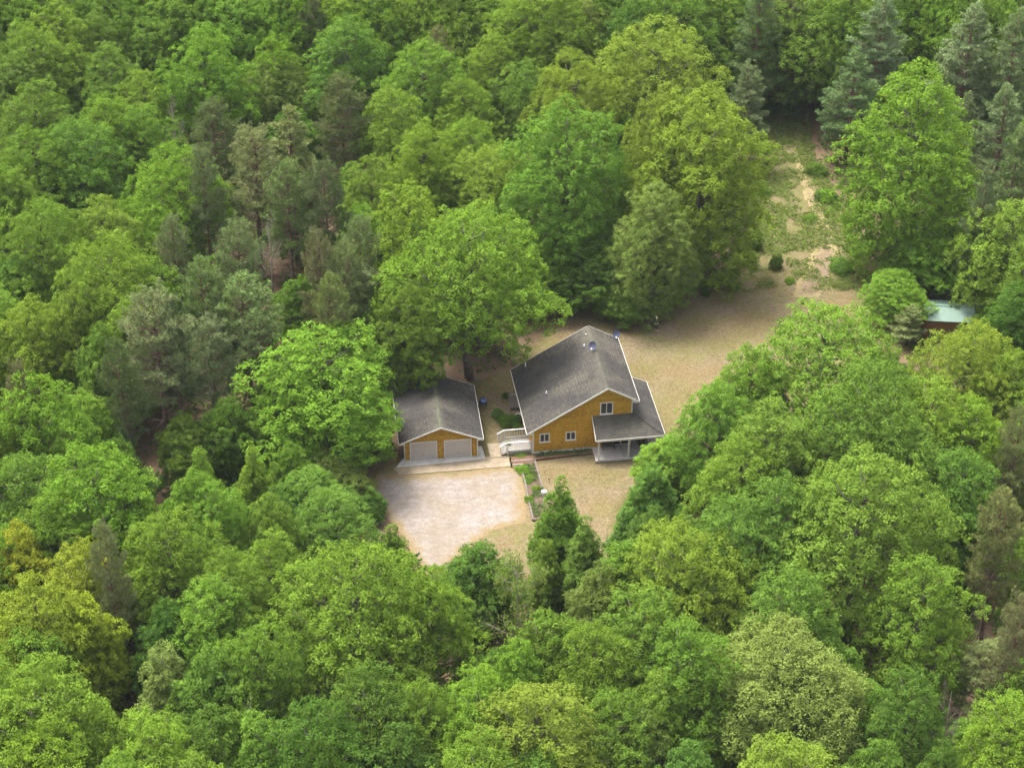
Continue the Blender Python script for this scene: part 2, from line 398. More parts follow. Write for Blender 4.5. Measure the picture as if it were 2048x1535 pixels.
sheet('trail', [tuple(pix(u, v)[:2]) for u, v in TRAIL_PX], 'sand_track', 0.055, 0.3, 0.6, 1.8)

HX, HY, HA = 2.08, 169.05, R(7.99)                   # house: front left wall corner and turn
def hw(x, y, z=0.0):
    c, s = math.cos(HA), math.sin(HA)
    return (HX + c * x - s * y, HY + s * x + c * y, z)

# ------------------------------------------------------------------ shingled surfaces
def shingle_roof(name, parent, origin, u, v, ulen, vlen, inside=None, tabw=0.305, exp_=0.145, ridge_from=None, seed=0):
    """tabs over a slope; origin at the lower edge, u along the eave, v up the slope"""
    rr = random.Random(seed)
    o, u, v = Vector(origin), Vector(u).normalized(), Vector(v).normalized(); n = u.cross(v)
    if n.z < 0: n = -n
    vs, fs, tn, rg = [], [], [], []
    rows = int(vlen / exp_)
    for r in range(rows):
        off = (r % 2) * tabw / 2 - tabw
        ncol = int((ulen + 2 * tabw) / tabw) + 1
        rowt = (-.07 if r % 2 else .07) + rr.uniform(-.04, .04)
        for cidx in range(ncol):
            a = max(0.0, off + cidx * tabw + 0.006); b = min(ulen, off + (cidx + 1) * tabw - 0.006)
            if b - a < 0.03: continue
            v0 = r * exp_ + rr.uniform(-.004, .004); v1 = min(vlen, v0 + exp_ * 1.15)
            if inside and not inside((a + b) / 2, (v0 + v1) / 2): continue
            lift = 0.014 + rr.uniform(0, .006)
            k = len(vs)
            P = [o + u * a + v * v0 + n * lift, o + u * b + v * v0 + n * lift, o + u * b + v * v1 + n * 0.004, o + u * a + v * v1 + n * 0.004,
                 o + u * a + v * v0, o + u * b + v * v0]
            vs += [tuple(p) for p in P]; fs += [(k, k + 1, k + 2, k + 3), (k + 4, k + 5, k + 1, k)]
            t = min(1, max(0, 0.45 + rowt + rr.gauss(0, .13))); tn += [t] * 6
            rg += [0.0 if ridge_from is None else max(0.0, 1 - (vlen - v0) / ridge_from)] * 6
    me = bpy.data.meshes.new(name); me.from_pydata(vs, [], fs); me.update()
    for nm, vals in (('tint', tn), ('ridge', rg)):
        a = me.attributes.new(nm, 'FLOAT', 'POINT'); a.data.foreach_set('value', vals)
    me.materials.append(MATS['roof_shingle'])
    return tag(ob(name, me, parent), kind='stuff')
def shingle_wall(name, parent, o, u, width, z0, ztop, holes=(), seed=0, course=0.135):
    """cedar shakes on a wall; o = lower start, u horizontal, ztop(x) top edge, outward normal = u x z"""
    rr = random.Random(seed); o = Vector(o); u = Vector(u).normalized(); up = Vector((0, 0, 1)); n = u.cross(up)
    mb = MB(); zmax = max(ztop(width * i / 40) for i in range(41)); r = 0
    while z0 + r * course < zmax:
        z = z0 + r * course; x = -rr.uniform(0, .12); rt = .55 + rr.choice((-.12, -.05, .05, .12))
        while x < width:
            wd = rr.uniform(.10, .24); a, b = max(0, x + .004), min(width, x + wd - .004); x += wd
            if b - a < .03: continue
            xm = (a + b) / 2; top = ztop(xm)
            if z + course * .5 > top: continue
            z1 = min(z + course * 1.1, top); zb = z + rr.uniform(-.012, .008)
            if any(h[0] < xm < h[1] and h[2] < z + course / 2 < h[3] for h in holes): continue
            mb.cur = min(1, max(0, rr.gauss(rt, .16))); th = rr.uniform(.028, .045)
            P = [o + u * a + up * (zb - o.z) , o + u * b + up * (zb - o.z), o + u * b + up * (z1 - o.z), o + u * a + up * (z1 - o.z)]
            q = [P[0] + n * th, P[1] + n * th, P[2] + n * .006, P[3] + n * .006, P[0], P[1], P[2], P[3]]
            mb._add(q, [(0, 1, 2, 3), (4, 5, 1, 0), (0, 3, 7, 4), (1, 5, 6, 2)])
        r += 1
    return tag(mb.build(name, 'cedar_shingle', parent, tint=True), kind='stuff')
def window_part(parent, x0, x1, z0, z1, y=0.0, tw=0.10):
    f = MB()
    f.box(x0, x0 + tw, y - .055, y + .02, z0, z1); f.box(x1 - tw, x1, y - .055, y + .02, z0, z1)
    f.box(x0 + tw, x1 - tw, y - .055, y + .02, z1 - tw, z1); f.box(x0 + tw, x1 - tw, y - .055, y + .02, z0, z0 + tw)
    wo_ = f.build('window', 'white_trim', parent)
    xm = (x0 + x1) / 2
    s = MB(); s.box(x0 - .05, x1 + .05, y - .10, y + .01, z0 - .05, z0 - .002); s.build('sill', 'white_trim', wo_)
    s = MB(); s.box(xm - .035, xm + .035, y - .045, y + .015, z0 + tw + .001, z1 - tw - .001); s.build('mullion', 'white_trim', wo_)
    for a, b in ((x0 + tw, xm - .035), (xm + .035, x1 - tw)):
        p = MB(); p.box(a + .001, b - .001, y - .022, y - .012, z0 + tw + .001, z1 - tw - .001); p.build('pane', 'window_glass', wo_)
    return wo_

# ------------------------------------------------------------------ house
house = thing('house', 'cedar shingled house with a dark asymmetrical gable roof and a corner porch', 'house', (HX, HY, 0), HA)
W, D, XR, ZR, ZL, ZRE, OH, OF = 9.93, 10.92, 7.40, 7.55, 2.81, 5.73, 0.66, 0.42
SL = (ZR - ZL) / (XR + OH); SR = (ZR - ZRE) / (W + OH - XR)
def top_h(x): return (ZR - SL * (XR - x) if x < XR else ZR - SR * (x - XR)) - 0.14
f = MB(); f.box(-.02, W + .02, -.04, D + .04, -.2, .36); f.build('foundation', 'foundation', house)
f = MB(); f.prism([(0, 0, .36), (W, 0, .36), (W, 0, top_h(W)), (XR, 0, top_h(XR)), (0, 0, top_h(0))], (0, D, 0)); f.build('wall', 'cedar_shingle', house)
WIN = [(0.66, 1.68, 1.42, 2.46), (3.30, 4.34, 1.42, 2.44), (6.72, 8.02, 4.22, 5.62)]
shingle_wall('shingle_siding', house, (0.10, 0, .36), (1, 0, 0), W - .2, .36, lambda x: top_h(x + .1), [(a - .1, b - .1, c, d) for a, b, c, d in WIN] + [(7.9, 9.9, 0, 2.6)], 1)
shingle_wall('shingle_siding', house, (0, D, .36), (0, -1, 0), D, .36, lambda x: top_h(0), (), 2)
shingle_wall('shingle_siding', house, (W, 0, .36), (0, 1, 0), D, .36, lambda x: top_h(W), (), 3)
for a, b, c, d in WIN: window_part(house, a, b, c, d)
for x in (0, W):
    f = MB(); f.box(x - .05, x + .10 if x == 0 else x + .05, -.05, .08, .36, top_h(x) + .0); f.build('corner_board', 'white_trim', house)
def slope_slab(name, parent, a, b, c, d, th, mat):
    f = MB(); f.prism([a, b, c, d], (0, 0, -th)); return f.build(name, mat, parent)
rl = slope_slab('roof_slope', house, (-OH, -OF, ZL), (XR, -OF, ZR), (XR, D + OF, ZR), (-OH, D + OF, ZL), .10, 'roof_shingle')
rr_ = slope_slab('roof_slope', house, (XR, -OF, ZR), (W + OH, -OF, ZRE), (W + OH, D + OF, ZRE), (XR, D + OF, ZR), .10, 'roof_shingle')
shingle_roof('shingles', rl, (-OH, D + OF, ZL), (0, -1, 0), (XR + OH, 0, ZR - ZL), D + 2 * OF, math.hypot(XR + OH, ZR - ZL), ridge_from=2.6, seed=11)
shingle_roof('shingles', rr_, (W + OH, -OF, ZRE), (0, 1, 0), (XR - W - OH, 0, ZR - ZRE), D + 2 * OF, math.hypot(W + OH - XR, ZR - ZRE), ridge_from=1.2, seed=12)
def ridge_caps(parent, x, y0, y1, z, s, mat='roof_shingle'):
    n = int((y1 - y0) / .15)
    for i in range(n):
        f = MB(); y = y0 + i * (y1 - y0) / n; e = (y1 - y0) / n + .03
        f.cur = rnd.uniform(.45, 1)
        zt = z + .022
        f._add([(x - .15, y, zt - .15 * s), (x, y, zt + .012), (x, y + e, zt), (x - .15, y + e, zt - .15 * s - .012), (x + .15, y, zt - .15 * s), (x + .15, y + e, zt - .15 * s - .012)],
               [(0, 1, 2, 3), (1, 4, 5, 2)])
        f.build('ridge_cap', mat, parent, tint=True, extra={'ridge': [1.0] * 6})
ridge_caps(house, XR, -OF, D + OF, ZR, SL)
def rake(parent, y, pts, wd=.17):
    for (xa, za), (xb, zb) in zip(pts[:-1], pts[1:]):
        f = MB(); f._add([(xa, y, za - wd), (xb, y, zb - wd), (xb, y, zb + .012), (xa, y, za + .012), (xa, y + .03, za - wd), (xb, y + .03, zb - wd), (xb, y + .03, zb + .012), (xa, y + .03, za + .012)],
                         [(0, 1, 2, 3), (4, 7, 6, 5), (0, 4, 5, 1), (3, 2, 6, 7), (0, 3, 7, 4), (1, 5, 6, 2)])
        f.build('rake_board', 'rake_trim', parent)
rake(house, -OF - .031, [(-OH, ZL), (XR, ZR), (W + OH, ZRE)])
rake(house, D + OF + .001, [(-OH, ZL), (XR, ZR), (W + OH, ZRE)])
for x, z in ((-OH - .032, ZL), (W + OH + .002, ZRE)):
    f = MB(); f.box(x, x + .03, -OF, D + OF, z - .17, z + .028); f.build('fascia', 'rake_trim', house)
    f = MB(); x0, x1 = (-OH + .002, -.06) if x < 0 else (W + .06, W + OH - .002)
    f.box(x0, x1, -OF + .01, D + OF - .01, z - .165, z - .145); f.build('soffit', 'white_trim', house)
    f = MB(); f.prism([(x0, -OF + .004, z - .14), (x1, -OF + .004, z - .14), (x1 if x < 0 else x0, -OF + .004, z + (abs(x1 - x0) * (SL if x < 0 else SR)) - .12)], (0, OF - .02, 0))
    f.build('eave_return', 'white_trim', house)
# vents on the roof
for (x, y), hh, r in (((1.95, 4.0), .42, .055), ((6.45, 8.05), .42, .055), ((0.75, 10.35), .55, .055), ((6.95, 10.0), .12, .06)):
    z = ZR - SL * (XR - x)
    f = MB(); f.lathe([(r, -.05), (r, hh), (r * .8, hh + .005)], 10, (x, y, z)); vp = f.build('vent_pipe', 'white_plastic', house, True)
    f = MB(); f.lathe([(.14, -.05), (.12, .05), (.06, .09)], 10, (x, y, z)); f.build('flashing', 'black_metal', vp)
# corner porch
PX0, PX1, PY0, PYB, PZT, PZE = 5.93, 12.90, -2.45, 7.3, 4.12, 2.78
p1 = MB(); p1.prism([(PX0, PY0, PZE), (PX1, PY0, PZE), (W, -.03, PZT), (PX0, -.03, PZT)], (0, 0, -.10)); pr1 = p1.build('porch_roof', 'roof_shingle', house)
p2 = MB(); p2.prism([(PX1, PY0, PZE), (PX1, PYB, PZE), (W + .03, PYB, PZT), (W + .03, -.02, PZT)], (0, 0, -.10)); pr2 = p2.build('porch_roof', 'roof_shingle', house)
vl = math.hypot(-.03 - PY0, PZT - PZE); k1 = (PX1 - W) / vl
shingle_roof('shingles', pr1, (PX0, PY0, PZE), (1, 0, 0), (0, -.03 - PY0, PZT - PZE), PX1 - PX0, vl, lambda a, b: a < (PX1 - PX0) - k1 * b, ridge_from=3.0, seed=13)
vl2 = math.hypot(PX1 - W, PZT - PZE); k2 = (-.03 - PY0) / vl2
shingle_roof('shingles', pr2, (PX1, PY0, PZE), (0, 1, 0), (W - PX1, 0, PZT - PZE), PYB - PY0, vl2, lambda a, b: a > k2 * b, ridge_from=1.0, seed=14)
for i in range(22):
    t0, t1 = i / 22, (i + 1.15) / 22
    a = Vector((PX1, PY0, PZE + .02)).lerp(Vector((W, 0, PZT + .02)), t0); b = Vector((PX1, PY0, PZE + .02)).lerp(Vector((W, 0, PZT + .02)), t1)
    f = MB(); f.cur = rnd.uniform(.2, .6); f.beam(a, b, .22, .02); f.build('hip_cap', 'roof_shingle', house, tint=True)
f = MB(); f.box(PX0 - .03, PX1 + .03, PY0 - .032, PY0 - .002, PZE - .17, PZE + .025); f.build('fascia', 'rake_trim', house)
f = MB(); f.box(PX1 + .002, PX1 + .032, PY0, PYB, PZE - .17, PZE + .025); f.build('fascia', 'rake_trim', house)
f = MB(); f._add([(PX0 - .03, PY0, PZE - .16), (PX0 - .03, -.03, PZT - .16), (PX0 - .03, -.03, PZT + .03), (PX0 - .03, PY0, PZE + .03), (PX0 - .002, PY0, PZE - .16), (PX0 - .002, -.03, PZT - .16), (PX0 - .002, -.03, PZT + .03), (PX0 - .002, PY0, PZE + .03)],
                 [(0, 3, 2, 1), (4, 5, 6, 7), (0, 1, 5, 4), (3, 7, 6, 2), (0, 4, 7, 3), (1, 2, 6, 5)]); f.build('rake_board', 'rake_trim', house)
f = MB(); f._add([(PX1, PYB + .002, PZE - .16), (W, PYB + .002, PZT - .16), (W, PYB + .002, PZT + .02), (PX1, PYB + .002, PZE + .02)], [(0, 1, 2, 3)]); f.prism([(PX1, PYB + .004, PZE - .16), (W, PYB + .004, PZT - .16), (W, PYB + .004, PZT + .02), (PX1, PYB + .004, PZE + .02)], (0, .03, 0)); f.build('rake_board', 'rake_trim', house)
DZ = 0.36
for px_, py_ in ((6.25, -2.30), (9.27, -2.30), (12.45, -2.28), (12.45, 1.0), (12.45, 4.2), (12.45, 7.0)):
    f = MB(); f.box(px_ - .07, px_ + .07, py_ - .07, py_ + .07, -.05, PZE - .19); f.build('porch_post', 'post_paint', house)
f = MB(); f.box(6.16, 6.34 + 6.2, -2.36, -2.24, PZE - .30, PZE - .175); f.build('porch_beam', 'post_paint', house)
f = MB(); f.box(12.39, 12.51, -2.235, 7.1, PZE - .30, PZE - .175); f.build('porch_beam', 'post_paint', house)
f = MB(); f.box(5.98, 12.55, -2.40, -.06, DZ - .20, DZ - .041); f.build('deck_frame', 'deck_wood_grey', house)
f = MB(); f.box(W + .06, 12.55, -.058, 7.1, DZ - .20, DZ - .041); f.build('deck_frame', 'deck_wood_grey', house)
bd = MB(); bd.box(0, 3.55, 0, .135, -.04, 0); bme = bd.mesh('deck_board', 'deck_wood')
for i in range(16): ob('deck_board', bme, house, (5.95, -2.44 + i * .148, DZ + rnd.uniform(0, .004)))
bd2 = MB(); bd2.box(0, .135, 0, 2.34, -.04, 0); b2 = bd2.mesh('deck_board', 'deck_wood_grey')
bd3 = MB(); bd3.box(0, .135, 0, 9.5, -.04, 0); b3 = bd3.mesh('deck_board', 'deck_wood_grey')
for i in range(21):
    x = 9.52 + i * .148
    ob('deck_board', b2 if x < W + .08 else b3, house, (x, -2.44, DZ + rnd.uniform(0, .004)))
f = MB(); f.box(5.90, 12.62, -2.475, -2.445, DZ - .22, DZ - .0); f.build('deck_skirt', 'deck_wood', house)
f = MB(); f.box(5.915, 5.945, -2.44, -.08, DZ - .22, DZ); f.build('deck_skirt', 'brick_red', house)
# door and porch wall glass
f = MB()
for a, b in ((7.85, 7.95), (8.85, 8.95), (9.75, 9.85)): f.box(a, b, -.06, .01, DZ, 2.45)
f.box(7.95, 9.75, -.06, .01, 2.35, 2.45); f.box(7.95, 8.85, -.06, .01, DZ, DZ + .1); f.box(8.95, 9.75, -.06, .01, DZ, DZ + .1)
dr = f.build('porch_door', 'white_trim', house)
for a, b in ((7.95, 8.85), (8.95, 9.75)):
    f = MB(); f.box(a + .002, b - .002, -.03, -.02, DZ + .102, 2.348); f.build('pane', 'window_glass', dr)
f = MB(); f.box(8.78, 8.84, -.10, -.065, 1.3, 1.5); f.build('handle', 'black_metal', dr)
house_things = []
# bench and plant on the porch
b = thing('porch_bench', 'dark wooden bench against the house wall under the porch roof', 'bench', hw(7.55, -.55, DZ + .004), HA)
f = MB(); f.box(-.65, .65, -.22, .22, .40, .45); f.build('seat', 'fabric_dark', b)
f = MB(); f.box(-.65, .65, .19, .24, .455, .90); f.build('backrest', 'fabric_dark', b)
for x in (-.6, .6):
    for y in (-.18, .18):
        f = MB(); f.box(x - .03, x + .03, y - .03, y + .03, 0, .40); f.build('leg', 'fabric_dark', b)

# ------------------------------------------------------------------ garage
GA, GX, GY = R(6.57), -10.66, 167.87
garage = thing('garage', 'double garage with cedar gable and mossy dark ridge left of house', 'garage', (GX, GY, 0), GA)
GW, GD, GZR, GZL, GO, GF = 7.26, 8.92, 4.08, 2.38, 0.58, 0.42
GS = (GZR - GZL) / (GW / 2 + GO)
def gtop(x): return GZR - GS * abs(x - GW / 2) - .13
f = MB(); f.box(-.02, GW + .02, -.03, GD + .03, -.2, .10); f.build('foundation', 'foundation', garage)
f = MB(); f.prism([(0, 0, .10), (GW, 0, .10), (GW, 0, gtop(GW)), (GW / 2, 0, gtop(GW / 2)), (0, 0, gtop(0))], (0, GD, 0)); f.build('wall', 'cedar_shingle', garage)
DOORS = [(0.50, 3.25), (3.92, 6.68)]
shingle_wall('shingle_siding', garage, (.1, 0, .1), (1, 0, 0), GW - .2, .10, lambda x: gtop(x + .1), [(a - .18, b - .02, 0, 2.27) for a, b in DOORS], 21)
shingle_wall('shingle_siding', garage, (GW, 0, .1), (0, 1, 0), GD, .10, lambda x: gtop(GW), (), 22)
for a, b in DOORS:
    f = MB(); f.box(a + .1, b - .1, -.012, .03, .03, 2.16); d = f.build('garage_door', 'door_taupe', garage)
    for i in range(4):
        z0 = .04 + i * .53
        p = MB(); p.box(a + .102, b - .102, -.034, -.013, z0 + .005, z0 + .522); p.build('door_panel', 'door_taupe', d)
    p = MB(); p.box((a + b) / 2 - .08, (a + b) / 2 + .08, -.06, -.035, .62, .66); p.build('handle', 'black_metal', d)
    f = MB(); f.box(a, a + .1, -.06, .02, .03, 2.26); f.box(b - .1, b, -.06, .02, .03, 2.26); f.box(a + .1, b - .1, -.06, .02, 2.16, 2.26); f.build('door_trim', 'white_trim', garage)
for x in (0, GW):
    f = MB(); f.box(x - .05, x + .05, -.045, .08, .10, gtop(x)); f.build('corner_board', 'white_trim', garage)
gl = slope_slab('roof_slope', garage, (-GO, -GF, GZL), (GW / 2, -GF, GZR), (GW / 2, GD + GF, GZR), (-GO, GD + GF, GZL), .10, 'roof_shingle')
gr_ = slope_slab('roof_slope', garage, (GW / 2, -GF, GZR), (GW + GO, -GF, GZL), (GW + GO, GD + GF, GZL), (GW / 2, GD + GF, GZR), .10, 'roof_shingle')
sv = math.hypot(GW / 2 + GO, GZR - GZL)
shingle_roof('shingles', gl, (-GO, GD + GF, GZL), (0, -1, 0), (GW / 2 + GO, 0, GZR - GZL), GD + 2 * GF, sv, ridge_from=1.6, seed=23)
shingle_roof('shingles', gr_, (GW + GO, -GF, GZL), (0, 1, 0), (-GW / 2 - GO, 0, GZR - GZL), GD + 2 * GF, sv, ridge_from=0.8, seed=24)
ridge_caps(garage, GW / 2, -GF, GD + GF, GZR, GS, 'ridge_moss')
rake(garage, -GF - .031, [(-GO, GZL), (GW / 2, GZR), (GW + GO, GZL)], .15)
rake(garage, GD + GF + .001, [(-GO, GZL), (GW / 2, GZR), (GW + GO, GZL)], .15)
for x, x0, x1 in ((-GO - .032, -GO + .002, -.06), (GW + GO + .002, GW + .06, GW + GO - .002)):
    f = MB(); f.box(x, x + .03, -GF, GD + GF, GZL - .15, GZL + .026); f.build('fascia', 'rake_trim', garage)
    f = MB(); f.box(x0, x1, -GF + .01, GD + GF - .01, GZL - .145, GZL - .125); f.build('soffit', 'white_trim', garage)
    f = MB(); f.prism([(x0, -GF + .004, GZL - .12), (x1, -GF + .004, GZL - .12), (x1 if x < 0 else x0, -GF + .004, GZL + abs(x1 - x0) * GS - .11)], (0, GF - .02, 0)); f.build('eave_return', 'white_trim', garage)

# ------------------------------------------------------------------ paving by the garage
def slab_px(name, pts, mat, z, th=.12):
    P = [pix(u, v) for u, v in pts]
    f = MB(); f.prism([(p[0], p[1], z - th) for p in P], (0, 0, th)); return tag(f.build(name, mat), kind='structure')
slab_px('concrete_slab', [(786, 937), (799, 951), (1021, 933), (1017, 913), (970, 914), (880, 926)], 'concrete_old', .085)
slab_px('concrete_apron', [(792, 936), (880, 928), (971, 918), (963, 893), (948, 894), (950, 905), (806, 918)], 'concrete_new', .105)
slab_px('walkway', [(974, 889), (981, 917), (1005, 915), (999, 887)], 'concrete_old', .14)

# ------------------------------------------------------------------ side deck with railing, steps
deck = thing('side_deck', 'small whitewashed deck with baluster railing beside the house', 'deck', (HX, HY, 0), HA)
DX0, DY0, DY1, DT = -2.55, .13, 2.42, .52
bd = MB(); bd.box(0, -DX0 - .05, 0, .135, -.035, 0); me = bd.mesh('deck_board', 'deck_floor')
for i in range(15): ob('deck_board', me, deck, (DX0, DY0 + .06 + i * .148, DT + rnd.uniform(0, .003)))
f = MB(); f.box(DX0, -.05, DY0, DY0 + .04, .14, DT - .04); f.build('deck_skirt', 'deck_floor', deck)
f = MB(); f.box(DX0, -.05, DY1 - .04, DY1, .14, DT - .04); f.build('deck_skirt', 'deck_floor', deck)
bal = MB(); bal.box(-.02, .02, -.02, .02, 0, .88); balme = bal.mesh('baluster', 'rail_white')
for y in (DY0 + .02, DY1 - .02):
    for x in (DX0 + .04, -.12):
        f = MB(); f.box(x - .05, x + .05, y - .05, y + .05, 0.0, 1.50); f.build('post', 'rail_white', deck)
    f = MB(); f.box(DX0 - .03, -.06, y - .075, y + .075, 1.502, 1.56); f.build('rail', 'rail_white', deck)
    f = MB(); f.box(DX0 + .09, -.17, y - .03, y + .03, .60, .67); f.build('bottom_rail', 'rail_white', deck)
    n = 13
    for i in range(n): ob('baluster', balme, deck, (DX0 + .2 + i * (2.2 / n), y, .62))
    f = MB(); f.box(DX0 - .70, DX0 - .60, y - .05, y + .05, 0, 1.12); f.build('post', 'rail_white', deck)
    f = MB(); f.beam((DX0 - .02, y, 1.525), (DX0 - .74, y, 1.13), .15, .06); f.build('stair_rail', 'rail_white', deck)
    for i in range(4):
        x = DX0 - .12 - i * .13; zt = 1.48 - (DX0 - x) * .55
        f = MB(); f.box(x - .025, x + .025, y - .025, y + .025, .25, zt); f.build('baluster', 'rail_white', deck)
for i in range(3):
    x1 = DX0 - .02 - i * .24
    f = MB(); f.box(x1 - .27, x1, DY0 + .08, DY1 - .08, DT - .17 * (i + 1) - .04 + .03, DT - .17 * (i + 1) + .03); f.build('step', 'deck_floor', deck)
# brick steps and their posts
bs = thing('brick_steps', 'low flight of red brick and timber steps below side deck', 'steps', (HX, HY, 0), HA)
f = MB(); f.box(-2.15, -.15, -1.05, -.45, -.05, .16); f.build('step', 'wood_brown', bs)
f = MB(); f.box(-2.2, -.12, -1.62, -1.07, -.05, .06); f.build('step', 'wood_brown', bs)
bk = MB(); bk.box(0, .19, 0, .09, 0, .055); bkme = bk.mesh('brick', 'brick_red')
for r in range(5):
    for i in range(10): ob('brick', bkme, bs, (-2.14 + i * .199, -1.02 + r * .11, .161 + rnd.uniform(0, .006)))
for r in range(4):
    for i in range(10): ob('brick', bkme, bs, (-2.14 + i * .199, -1.56 + r * .11, .061 + rnd.uniform(0, .006)))
f = MB(); f.box(-2.2, -.12, -1.72, -1.63, -.05, .15); f.build('edging', 'deck_wood', bs)
f = MB(); f.box(-2.2, -.12, -1.155, -1.075, .062, .22); f.build('edging', 'deck_wood', bs)
for i, (x, y) in enumerate(((-2.42, -1.85), (-2.42, -1.0))):
    t = tag(MB().box(-.07, .07, -.07, .07, -.05, .62).build('timber_post', 'timber_dark', None, loc=hw(x, y), rotz=HA), ['dark timber post at the bottom of the brick steps', 'dark timber post at the top of brick steps by deck corner'][i], 'post', 'posts beside the brick steps')
# soldier brick edging along the front of the house
be = thing('brick_edging', 'row of upright red bricks edging the flower bed along house front', 'brick edging', (HX, HY, 0), HA)
bk = MB(); bk.box(0, .095, 0, .20, 0, .30); bkme = bk.mesh('brick', 'brick_red')
for i in range(56):
    o = ob('brick', bkme, be, (.06 + i * .104, -1.12 + .35 * (i / 56), -.05 + rnd.uniform(0, .03))); o.rotation_euler = (R(rnd.uniform(14, 22)), 0, R(rnd.uniform(-3, 3)))
# raised garden bed with timbers
def timber_line(name, label, p, q, n, mat, group):
    p, q = Vector(p), Vector(q); t = thing(name, label, 'timber edging', p, 0, group)
    for lev in range(2):
        for i in range(n):
            a = (q - p) * (i / n); b_ = (q - p) * ((i + .985) / n)
            f = MB(); f.beam(a + Vector((0, 0, .07 + lev * .145)), b_ + Vector((rnd.uniform(-.03, .03), 0, .07 + lev * .145)), .15, .14); f.build('timber', mat, t)
    return t
timber_line('timber_edging', 'grey railway-tie edging between the gravel drive and garden bed', hw(-1.45, -1.9), hw(-1.62, -11.0), 4, 'timber_grey', 'timbers of the garden bed')
timber_line('timber_edging', 'grey timber edging between garden bed and front lawn', hw(.02, -1.25), hw(.05, -6.0), 2, 'timber_grey', 'timbers of the garden bed')
P = [hw(-1.4, -1.75), hw(-1.56, -11.0), hw(0.0, -10.4), hw(-.03, -1.3)]
f = MB(); f.prism([(p[0], p[1], -.1) for p in P], (0, 0, .26)); tag(f.build('garden_bed', 'garden_soil'), kind='structure')
P = [hw(.05, -.95), hw(5.85, -.62), hw(5.85, -.05), hw(.05, -.05)]
f = MB(); f.prism([(p[0], p[1], -.1) for p in P], (0, 0, .24)); tag(f.build('flower_bed', 'garden_soil'), kind='structure')
# pedestal with a white cap
p = pix(1088, 992)
st = thing('pedestal', 'short pinkish pedestal with a white cap beside the garden bed', 'pedestal', (p[0], p[1], 0))
f = MB(); f.lathe([(.26, 0), (.24, .1), (.23, .5), (.25, .56)], 12); f.build('base', 'stone', st, True)
f = MB(); f.lathe([(.10, .561), (.27, .575), (.29, .61), (.24, .65), (.05, .67)], 14); f.build('cap', 'white_plastic', st, True)
# small pale figure on the front lawn
p = pix(1098, 966)
st = thing('lawn_ornament', 'tiny dark stake ornament standing on the dry front lawn', 'ornament', (p[0], p[1], 0))
f = MB(); f.tube([(0, 0, 0), (0, 0, .45)], .02, 6); f.build('stake', 'timber_dark', st)
f = MB(); f.lathe([(.03, .42), (.09, .48), (.06, .56), (.01, .6)], 8); f.build('finial', 'timber_dark', st, True)

# side landing under the left eave
ld = thing('side_landing', 'weathered wooden landing and step under the left eave', 'landing', hw(-1.15, 8.0), HA)
bd = MB(); bd.box(0, .14, 0, 2.3, -.035, 0); me = bd.mesh('board', 'timber_grey')
for i in range(7): ob('board', me, ld, (.02 + i * .152, .06, .34))
f = MB(); f.box(0, 1.1, 2.38, 2.45, .1, .42); f.build('edge_rail', 'deck_wood', ld)
f = MB(); f.box(0, 1.1, -.06, .04, -.02, .30); f.build('edge_rail', 'timber_dark', ld)
for x in (.05, 1.0):
    for y in (.1, 2.2): MB().box(x - .04, x + .04, y - .04, y + .04, -.02, .30).build('post', 'timber_dark', ld)
p = hw(-.45, 6.9)
MBs = MB(); MBs.lathe([(.42, 0), (.46, .1), (.40, .2), (.2, .26)], 9)
tag(MBs.build('boulder', 'stone', None, True, loc=p), 'pale round stone on the ground under the left eave', 'stone')

# kettle grill
p = pix(966, 815)
gk = thing('kettle_grill', 'blue enamel kettle grill standing on the grass between garage and house', 'grill', (p[0], p[1], 0.03), R(20)); gk.scale = (1.22, 1.22, 1.1)
f = MB(); f.lathe([(.05, .42), (.22, .46), (.33, .58), (.36, .72)], 18); f.build('bowl', 'grill_enamel', gk, True)
f = MB(); f.lathe([(.37, .722), (.35, .83), (.24, .95), (.10, 1.0), (.02, 1.01)], 18); lid = f.build('lid', 'grill_enamel', gk, True)
f = MB(); f.tube([(-.07, 0, 1.0), (-.06, 0, 1.06), (.06, 0, 1.06), (.07, 0, 1.0)], .014, 6); f.build('handle', 'black_metal', lid)
for k in range(3):
    a = k * 2.094 + .5
    f = MB(); f.tube([(.20 * math.cos(a), .20 * math.sin(a), .50), (.42 * math.cos(a), .42 * math.sin(a), 0.02)], .02, 6); f.build('leg', 'black_metal', gk)
    if k < 2:
        f = MB(); c_ = Vector((.42 * math.cos(a), .42 * math.sin(a), .09)); d_ = Vector((-math.sin(a), math.cos(a), 0))
        f.tube([c_ - d_ * .02, c_ + d_ * .02], .09, 10); f.build('wheel', 'black_metal', gk)

